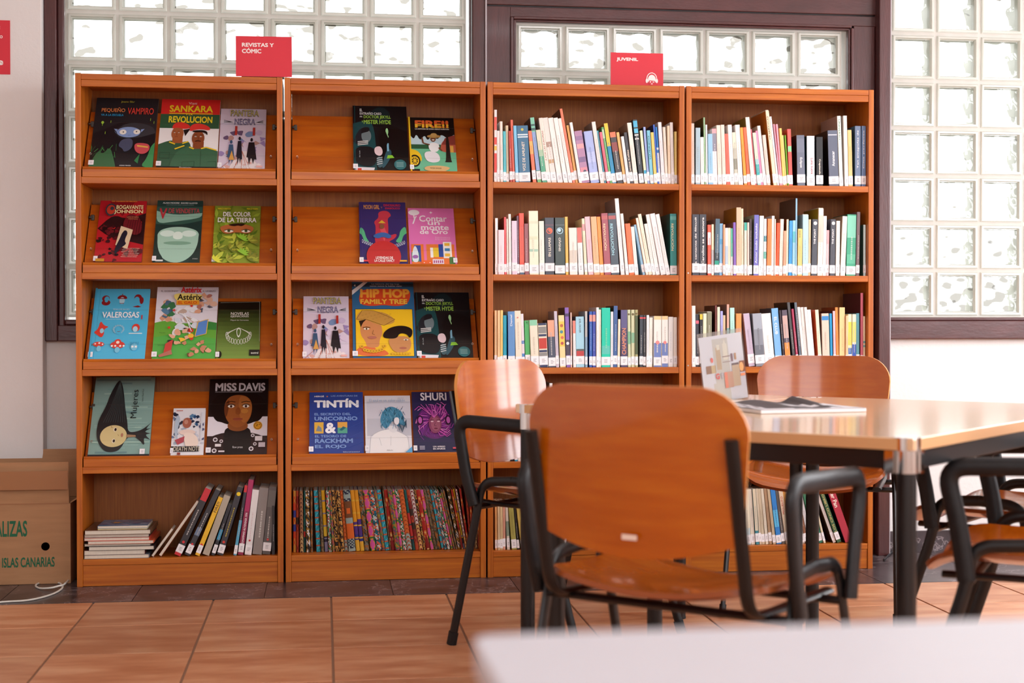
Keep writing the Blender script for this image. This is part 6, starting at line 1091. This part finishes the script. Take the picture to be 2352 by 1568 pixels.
# ------------------------------------------------------------------ chairs
def make_chair(label, loc, fwd, seed=0):
    fx, fy = fwd; L = math.hypot(fx, fy); th = math.atan2(fy/L, fx/L)-PI/2
    t = thing('armchair', label, 'chair', (loc[0], loc[1], 0), (0, 0, th), group='stackable plywood armchairs round the tables')
    # seat
    def sheet(name, fn, nu, nv, thick, m, par):
        me = bpy.data.meshes.new(name); P = [[Vector(fn(u/nu*2-1, v/nv)) for v in range(nv+1)] for u in range(nu+1)]
        N = [[None]*(nv+1) for _ in range(nu+1)]
        for i in range(nu+1):
            for j in range(nv+1):
                du = P[min(i+1, nu)][j]-P[max(i-1, 0)][j]; dv = P[i][min(j+1, nv)]-P[i][max(j-1, 0)]; n = du.cross(dv); N[i][j] = n.normalized() if n.length > 1e-9 else Vector((0, 0, 1))
        V = []; Fs = []; Ms = []; idx = lambda s, i, j: s*(nu+1)*(nv+1)+i*(nv+1)+j
        for s in (0, 1):
            for i in range(nu+1):
                for j in range(nv+1): V.append(P[i][j]-N[i][j]*thick*s)
        for i in range(nu):
            for j in range(nv):
                Fs.append((idx(0, i, j), idx(0, i+1, j), idx(0, i+1, j+1), idx(0, i, j+1))); Ms.append(0); Fs.append((idx(1, i, j), idx(1, i, j+1), idx(1, i+1, j+1), idx(1, i+1, j))); Ms.append(0)
        ring = [(i, 0) for i in range(nu)]+[(nu, j) for j in range(nv)]+[(i, nv) for i in range(nu, 0, -1)]+[(0, j) for j in range(nv, 0, -1)]
        for a, b in zip(ring, ring[1:]+ring[:1]): Fs.append((idx(0, *b), idx(0, *a), idx(1, *a), idx(1, *b))); Ms.append(1)
        me.from_pydata([tuple(v) for v in V], [], Fs)
        for mm in m: me.materials.append(mm)
        me.polygons.foreach_set('material_index', Ms); me.polygons.foreach_set('use_smooth', [True]*len(Fs)); bm = bmesh.new(); bm.from_mesh(me); bmesh.ops.recalc_face_normals(bm, faces=bm.faces); bm.to_mesh(me); bm.free(); me.set_sharp_from_angle(angle=.8)
        return link(name, me, par)
    def seatf(u, v):
        x = math.sin(u*PI/2)*.232; r = .085; ax = abs(x)
        cut = 0 if ax < .232-r else r-math.sqrt(max(0, r*r-(ax-(.232-r))**2))
        y0, y1 = -.205+cut*.7, .225-cut*.8; y = y0+(y1-y0)*v
        z = .452+.036*(x/.232)**2-.006*math.cos(y*9)
        if y > .13: z -= .032*((y-.13)/.095)**2
        if y < -.12: z += .010*((-.12-y)/.085)**2
        return (x, y, z)
    sheet('seat', seatf, 22, 20, .011, (M['ply_seat'], M['seat_edge']), t)
    H = .325
    def backf(u, v):
        X = math.sin(u*PI/2)*.236; r = .095; ax = abs(X); top = H-(0 if ax < .236-r else r-math.sqrt(max(0, r*r-(ax-(.236-r))**2)))*.95
        low = .040*(ax/.236)**2.0; zz = low+(top-low)*v; x = X*(.90+.10*min(1, zz/.24)); y = -.212-.035*(1-(x/.236)**2)-.17*zz-.0*v+.02*(zz/H)**2
        return (x, y, .532+zz)
    sheet('backrest', backf, 26, 18, .010, (M['ply_seat'], M['ply_edge']), t)
    bk = M['black']
    for s in (-1, 1):
        up = fillet([(s*.2135, -.268, .765), (s*.2135, -.218, .54), (s*.2135, -.195, .437), (s*.2135, -.10, .430), (s*.2135, .18, .430)], .075, 8)
        tube('back_upright', up, .0145, .008, bk, t, hint=(0, 1, 0.0) if False else (0, .2, 1))
        ap = [(s*.280, .255, .012), (s*.268, .125, .41), (s*.262, .112, .500), (s*.262, 0.0, .508)]
        ar = [(s*.280, -.215, .012), (s*.268, -.128, .41), (s*.262, -.112, .500), (s*.262, 0.0, .508)]
        for p in (ap, ar):
            f = fillet(p[:3]+[p[3]], .06, 8); lg = tube('leg', f, .0145, .0085, bk, t, hint=(1, 0, 0) if False else (s, 0, .001), seg=10)
            e = p[0]; cp = MB(); d = (Vector(p[1])-Vector(p[0])).normalized(); tube('', [Vector(e)+d*-.012+Vector((0, 0, .0)), Vector(e)+d*.028], .0175, .0115, None, mb=cp, hint=(s, 0, .001), seg=10)
            g = cp.build('foot_cap', M['black_plastic'], lg, smooth=True, color=False, merge=True, auto=.7)
        arm = fillet([(s*.285, -.125, .430), (s*.287, -.155, .52), (s*.290, -.185, .682), (s*.290, .165, .670), (s*.287, .135, .54), (s*.285, .120, .430)], .05, 8)
        tube('armrest', arm, .020, .0125, M['black_plastic'], t, hint=(s, 0, .0), seg=12)
        for yy in (-.125, .12): tube('arm_bolt', [(s*.262, yy, .445), (s*.296, yy, .445)], .006, .006, M['steel'], t, seg=8)
        for zz, yy in ((.70, -.262),):
            q = Vector(backf(.725*s, .60)); tube('screw', [q+Vector((0, .0045, 0)), q+Vector((0, -.004, 0))], .0062, .0062, M['steel'], t, seg=12)
    for yy in (.12, -.125): tube('cross_bar', [(-.268, yy, .424), (.268, yy, .424)], .013, .009, bk, t, hint=(0, 0, 1), seg=8)
    return t, backf
ch1, backf = make_chair('nearest chair, seen from behind, orange plywood back with small pale sticker', (0.737, 2.847), (.665, .747))
# sticker on the back of the nearest chair
q0 = Vector(backf(.0, .13)); k = MB(); k.box((q0.x-.012, q0.y-.0118, q0.z-.005), (q0.x+.020, q0.y-.0108, q0.z+.005), hx('#e8d0c0')); k.build('paper_sticker', M['sticker'], ch1)
make_chair('plywood armchair at the far left, turned sideways, back shining with window light', (.735, 4.428), (.715, -.699))
make_chair('plywood armchair across the table, facing the camera in front of the rightmost bookcase', (1.675, 4.80), (-.42, -.907))
make_chair('plywood armchair cut by the right edge, the farther one by the white wall', (1.886, 3.795), (-.715, .699))
make_chair('plywood armchair cut by the right edge, the nearer one with its seat in front', (1.597, 3.08), (-.844, .537))
# ------------------------------------------------------------------ tables
TH = .79637938; tb = Vector((math.cos(TH), math.sin(TH), 0)); ta = Vector((-tb.y, tb.x, 0)); C0 = Vector((1.152, 2.728, 0))
def table(label, a0, a1, b0, b1):
    o = C0+ta*a0+tb*b0; t = thing('reading_table', label, 'table', (o.x, o.y, 0), (0, 0, TH), group='beech reading tables pushed together')
    # local x along tb, local y along ta
    X1, Y1 = b1-b0, a1-a0; h = .745; e = .0012
    k = MB(); k.box((e, e, h-.0245), (X1-e, Y1-e, h)); top = k.build('tabletop', M['laminate'], t, color=False, bevel=.002)
    k = MB()
    for a_, c_ in (((e+.03, -.0006, h-.0242), (X1-.03, e, h-.0012)), ((e+.03, Y1-e, h-.0242), (X1-.03, Y1+.0006, h-.0012)), ((-.0006, .03, h-.0242), (e, Y1-.03, h-.0012)), ((X1-e, .03, h-.0242), (X1+.0006, Y1-.03, h-.0012))): k.box(a_, c_)
    k.build('edge_band', M['lam_edge'], top, color=False)
    z0, z1 = h-.0645, h-.025
    for a_, c_ in (((.05, .012, z0), (X1-.05, .034, z1)), ((.05, Y1-.034, z0), (X1-.05, Y1-.012, z1)), ((.012, .05, z0), (.034, Y1-.05, z1)), ((X1-.034, .05, z0), (X1-.012, Y1-.05, z1))): boxo('apron_rail', a_, c_, M['black'], t, .002)
    for sx, sy in ((0, 0), (1, 0), (0, 1), (1, 1)):
        cx = .026 if not sx else X1-.026; cy = .026 if not sy else Y1-.026; s = Vector((1 if sx else -1, 1 if sy else -1, 0))
        lg = tube('leg', [(cx, cy, .004), (cx, cy, h-.07)], .0205, .0205, M['black'], t, hint=(1, 0, 0), seg=20)
        cap = tube('corner_cap', [(cx, cy, h-.071), (cx, cy, h-.0262), (cx, cy, h-.0255)], .0228, .0228, M['chrome'], t, hint=(1, 0, 0), seg=24)
        k = MB(); d = s.normalized()
        tube('', [(cx-s.x*.001, cy-s.y*.001, h-.0255), (cx-s.x*.001, cy-s.y*.001, h+.0008)], .0285, .0285, None, mb=k, hint=(1, 0, 0), seg=24)
        for w_ in ((s.x*.0, -s.y), (-s.x, 0)):
            ux, uy = (w_[0], w_[1]); 
            px0, py0 = (cx+(s.x*.0195 if uy else 0), cy+(s.y*.0195 if ux else 0))
            xa, xb = sorted((px0+ux*.018-(.003 if uy else 0), px0+ux*.037+(.003 if uy else 0))); ya, yb = sorted((py0+uy*.018-(.003 if ux else 0), py0+uy*.037+(.003 if ux else 0)))
            if uy: xa, xb = px0-.003, px0+.006*1
            if ux: ya, yb = py0-.003, py0+.006
            k.box((xa, ya, h-.0725), (xb, yb, h-.026))
        k.build('cap_wings', M['chrome'], cap, color=False, smooth=True, auto=.6)
        tube('foot_pad', [(cx, cy, 0.0003), (cx, cy, .007)], .0215, .0215, M['black_plastic'], lg, hint=(1, 0, 0), seg=16)
    return t
table('large beech table with chrome corner cap, magazine lying on it', 0.0, 0.905, 0.0, 1.43)
table('smaller beech table joined to the left end of the large one', 0.908, 1.38, 0.532, 1.43)
# foreground white table
wp0, wp1 = onZ(1084, 1459, .735), onZ(2352, 1419, .735)
wt = thing('white_table', 'blurred white table top in the foreground at the lower right', 'table', (wp0.x, wp0.y, 0), (0, 0, math.atan2(wp1.y-wp0.y, wp1.x-wp0.x)))
k = MB()
def rrect(x0, y0, x1, y1, r, n=6):
    p = []
    for cx, cy, a in ((x1-r, y1-r, 0), (x0+r, y1-r, PI/2), (x0+r, y0+r, PI), (x1-r, y0+r, 1.5*PI)):
        for i in range(n+1): t_ = a+PI/2*i/n; p.append((cx+r*math.cos(t_), cy+r*math.sin(t_)))
    return p
rr_ = rrect(0, -.80, 1.5, 0, .02); k.face([(x, y, .735) for x, y in rr_]); k.face([(x, y, .712) for x, y in rr_][::-1])
for i in range(len(rr_)): a_, b_ = rr_[i], rr_[(i+1) % len(rr_)]; k.face([(a_[0], a_[1], .712), (b_[0], b_[1], .712), (b_[0], b_[1], .735), (a_[0], a_[1], .735)])
k.build('tabletop', M['white_top'], wt, color=False, merge=True)
for x_, y_ in ((.05, -.05), (1.45, -.05), (.05, -.75), (1.45, -.75)): tube('leg', [(x_, y_, 0.0003), (x_, y_, .7118)], .02, .02, M['steel'], wt, hint=(1, 0, 0), seg=14)
for a_, c_ in (((.06, -.06, .675), (1.44, -.04, .711)), ((.06, -.76, .675), (1.44, -.74, .711))): boxo('apron_rail', a_, c_, M['steel'], wt, .001)
# ------------------------------------------------------------------ magazine and leaflet stand
P0 = Vector((1.088, 3.528, .7455)); u_ = Vector((.295, .050, 0)); L_ = u_.length; mg = thing('magazine', 'open black and white magazine lying on the table with its cover curling', 'magazine', P0, (0, 0, math.atan2(u_.y, u_.x)))
k = MB(); k.box((0, 0, 0), (L_, .225, .0095)); k.build('page_block', mat('magazine_paper', hx('#e2dfe2'), .5), mg, color=False, bevel=.002)
def curl(name, z0, amp, cfn, nu=26, nv=16, x0=0, x1=L_, y0=0.0, y1=.225):
    k = MB(); g = []
    for i in range(nu+1):
        row = []
        for j in range(nv+1):
            x, y = x0+(x1-x0)*i/nu, y0+(y1-y0)*j/nv; zz = z0+amp(x/L_, y/.225); row.append((x, y, zz))
        g.append(row)
    for i in range(nu):
        for j in range(nv): k.face([g[i][j], g[i+1][j], g[i+1][j+1], g[i][j+1]], cfn((i+.5)/nu, (j+.5)/nv))
    return k.build(name, M['sticker'], mg, smooth=True, merge=False)
dk, lt, gy = hx('#3c3a3e'), hx('#d8d6da'), hx('#8c898e')
def amp(u, v): return .0006+.021*math.exp(-((u-.70)/.09)**2)*v+.013*math.exp(-((u-.30)/.22)**2)*v+.003*math.sin(u*18)*v*(1-v)
def cf(u, v):
    if u > .86: return lt
    if v < .10+.05*math.sin(u*9): return lt
    if u < .12: return gy if math.sin(u*60+v*20) > 0 else lt
    if abs(u-.5) < .13 and abs(v-.45+.3*(u-.5)) < .16: return gy if math.sin(u*70) > -.3 else lt
    if .6 < u < .78 and .28 < v < .4 and math.sin(u*110) > .2: return lt
    return dk
curl('front_cover', .0098, amp, cf)
st = thing('leaflet_stand', 'clear upright stand with a white illustrated leaflet on the table', 'stand', (1.275, 4.25, .7455), (0, 0, .22))
R7 = Matrix.Rotation(-.13, 4, 'Y'); WD, HT = .150, .212
Xs = Matrix.Translation((-WD, 0, .004)) @ Matrix.Translation((WD, 0, 0)) @ R7 @ Matrix.Translation((-WD, 0, 0))
k = MB(); k.box((0, 0, 0), (WD, .002, HT), X=Xs); k.build('front_sheet', M['acrylic'], st, color=False)
k = MB(); k.box((0, .006, 0), (WD, .008, HT), X=Xs); k.build('back_sheet', M['acrylic'], st, color=False)
boxo('base_plate', (-WD, -.01, 0), (.0, .075, .003), M['acrylic'], st, 0)
k = MB(); k.box((.003, .0032, .002), (WD-.003, .0046, HT-.012), hx('#e9e4f0'), X=Xs); q = Art(k, WD-.006, HT-.014, X=Xs, ox=.003, oz=.002, y=.0031, dy=.0001)
q.rect(0, 0, 1, 1, '#e9e4f0'); q.rect(.24, 0, .62, .28, '#d8cfc8'); q.rect(.3, .27, .5, .95, '#d5ccc6'); q.rect(.3, .35, .66, .95, '#d0c8c2'); q.rect(.36, .48, .47, .82, '#c8a888'); q.rect(.39, .78, .46, .86, '#ece2d2'); q.rect(.53, .62, .63, .86, '#ece0d0'); q.poly([(.55, .86), (.58, .93), (.61, .86)], '#ece0d0')
q.rect(.5, .66, .68, .675, '#8c6c68'); q.rect(.5, .58, .68, .59, '#8c5c58'); q.rect(.1, .44, .32, .56, '#9c7058'); q.rect(.22, .44, .31, .56, '#b8a078'); q.rect(.7, .2, .87, .55, '#b8a088'); q.rect(.7, .52, .86, .55, '#5c4c50'); q.rect(.88, .4, 1, .57, '#8c5034'); q.ell(.92, .48, .05, .07, '#e8a868'); q.rect(.88, .34, .99, .38, '#e89068'); q.ell(.25, .64, .03, .04, '#d85c54', 14); q.rect(.5, .19, .7, .43, '#b88c78'); q.rect(.5, .19, .57, .43, '#d87860'); q.rect(.7, .58, .74, .7, '#705060'); q.rect(.78, .6, .82, .7, '#a87850')
q.text('G', .3, .34, '#d84c54', w=.09, h=.09, bold=.05); q.text('F', .43, .34, '#b0a8b0', w=.06, h=.09, bold=.05)
k.build('leaflet', M['print'], st)
# ------------------------------------------------------------------ cardboard box, cables
bx = thing('cardboard_box', 'brown cardboard box with green lettering beside the leftmost bookcase', 'box', (-1.63, 5.60, 0))
WB, DB_, HB = .69, .222, .302
for n_, a_, c_ in (('front_panel', (0, 0, .001), (WB, .005, HB)), ('rear_panel', (0, DB_-.005, .001), (WB, DB_, HB)), ('side_panel', (0, .0052, .001), (.005, DB_-.0052, HB)), ('side_panel', (WB-.005, .0052, .001), (WB, DB_-.0052, HB)), ('bottom_panel', (.006, .006, .002), (WB-.006, DB_-.006, .007))): boxo(n_, a_, c_, M['card'], bx, .0012)
k = MB(); k.box((.0, -.0, 0), (WB-.005, .0045, .155)); k.build('front_flap', M['card'], bx, (0, .0005, HB+.0005), (.05, 0, 0), bevel=.0012, color=False)
k = MB(); k.box((0, 0, 0), (WB+.0, .0045, .185)); k.build('rear_flap', M['card'], bx, (0.02, DB_-.006, HB+.0005), (-.06, 0, 0), bevel=.0012, color=False)
k = MB(); k.box((0, 0, 0), (.034, DB_-.03, .0045)); k.build('side_flap', M['card'], bx, (WB-.002, .014, HB-.001), (0, -.55, 0), bevel=.0012, color=False)
for t_ in (('HORTALIZAS', .463, .595, .31, .20), ('ISLAS CANARIAS', .641, .215, .275, .125)):
    k = MB(); q = Art(k, WB, HB, y=-.0006); q.text(t_[0], t_[1], t_[2], '#1c6444', w=t_[3], h=t_[4], bold=.03); o = k.build('printed_lettering', M['cardprint'], bx); tube('hand_hole', [(WB*.868, -.0008, HB*.47), (WB*.868, -.0002, HB*.47)], .0155, .0155, M['black_plastic'], bx, seg=20)
boxo('packing_tape', (.20, -.0012, HB-.002), (WB-.005, -.0004, HB+.002), M['tape'], bx, 0)
boxo('packing_tape', (.0, -.0050, HB+.055), (WB-.005, -.0040, HB+.125), M['tape'], bx, 0, rot=(0.05, 0, 0))
def catmull(P, n=8):
    P = [Vector(p) for p in P]; P = [P[0]*2-P[1]]+P+[P[-1]*2-P[-2]]; o = []
    for i in range(1, len(P)-2):
        for j in range(n):
            t = j/n; a, b, c, d = P[i-1:i+3]; o.append(.5*((2*b)+(c-a)*t+(2*a-5*b+4*c-d)*t*t+(3*b-a-3*c+d)*t**3))
    o.append(P[-2]); return o
cp = [(-120, 1392), (0, 1381), (60, 1377), (100, 1369), (128, 1359), (143, 1348)]+[(113+31*math.cos(t*.55), 1343-8.5*math.sin(t*.55)) for t in range(1, 11)]+[(146, 1346), (158, 1335), (172, 1320)]
cp = [onZ(x, y, .0065) for x, y in cp]
for i, p in enumerate(cp): p.z = .0042 if i < 13 else .0042+.0085*min(1, (i-12)/3)
tag(tube('white_cable', catmull(cp), .0036, .0036, M['cord_w'], seg=8), 'white cable looping on the dark floor in front of the cardboard box', 'cable')
pg = onZ(2222, 1256, .012)
pl_ = thing('power_plug', 'cream round power plug with a black lead on the floor by the wall', 'plug', (pg.x, pg.y-.0, .021), (0, 0, .12))
tube('plug_body', [(-.028, 0, 0), (-.008, 0, 0), (.02, 0, 0), (.034, 0, 0), (.04, 0, 0)], .0195, .0195, mat('cream_plastic', hx('#e6e0cc'), .4), pl_, hint=(0, 0, 1), seg=18)
for i in range(3): tube('grip_ring', [(.042+.007*i, 0, 0), (.046+.007*i, 0, 0)], .014-.002*i, .014-.002*i, bpy.data.materials['cream_plastic'], pl_, seg=14)
for s in (-1, 1): tube('pin', [(-.045, .0, s*.009), (-.028, 0, s*.009)], .0024, .0024, M['steel'], pl_, seg=8)
tube('lead', catmull([(.055, 0, 0), (.09, .0, -.006), (.2, .01, -.016), (.6, .02, -.016), (1.2, .0, -.016)]), .0045, .0045, M['cord_b'], pl_, seg=8)
cb = [onZ(x, y, .005) for x, y in ((2205, 1252), (2170, 1258), (2125, 1257), (2060, 1262), (2030, 1285))]
tag(tube('black_cable', catmull([(p.x, p.y, .0052) for p in cb]), .0042, .0042, M['cord_b'], seg=8), 'black cable lying along the floor left of the cream plug', 'cable')
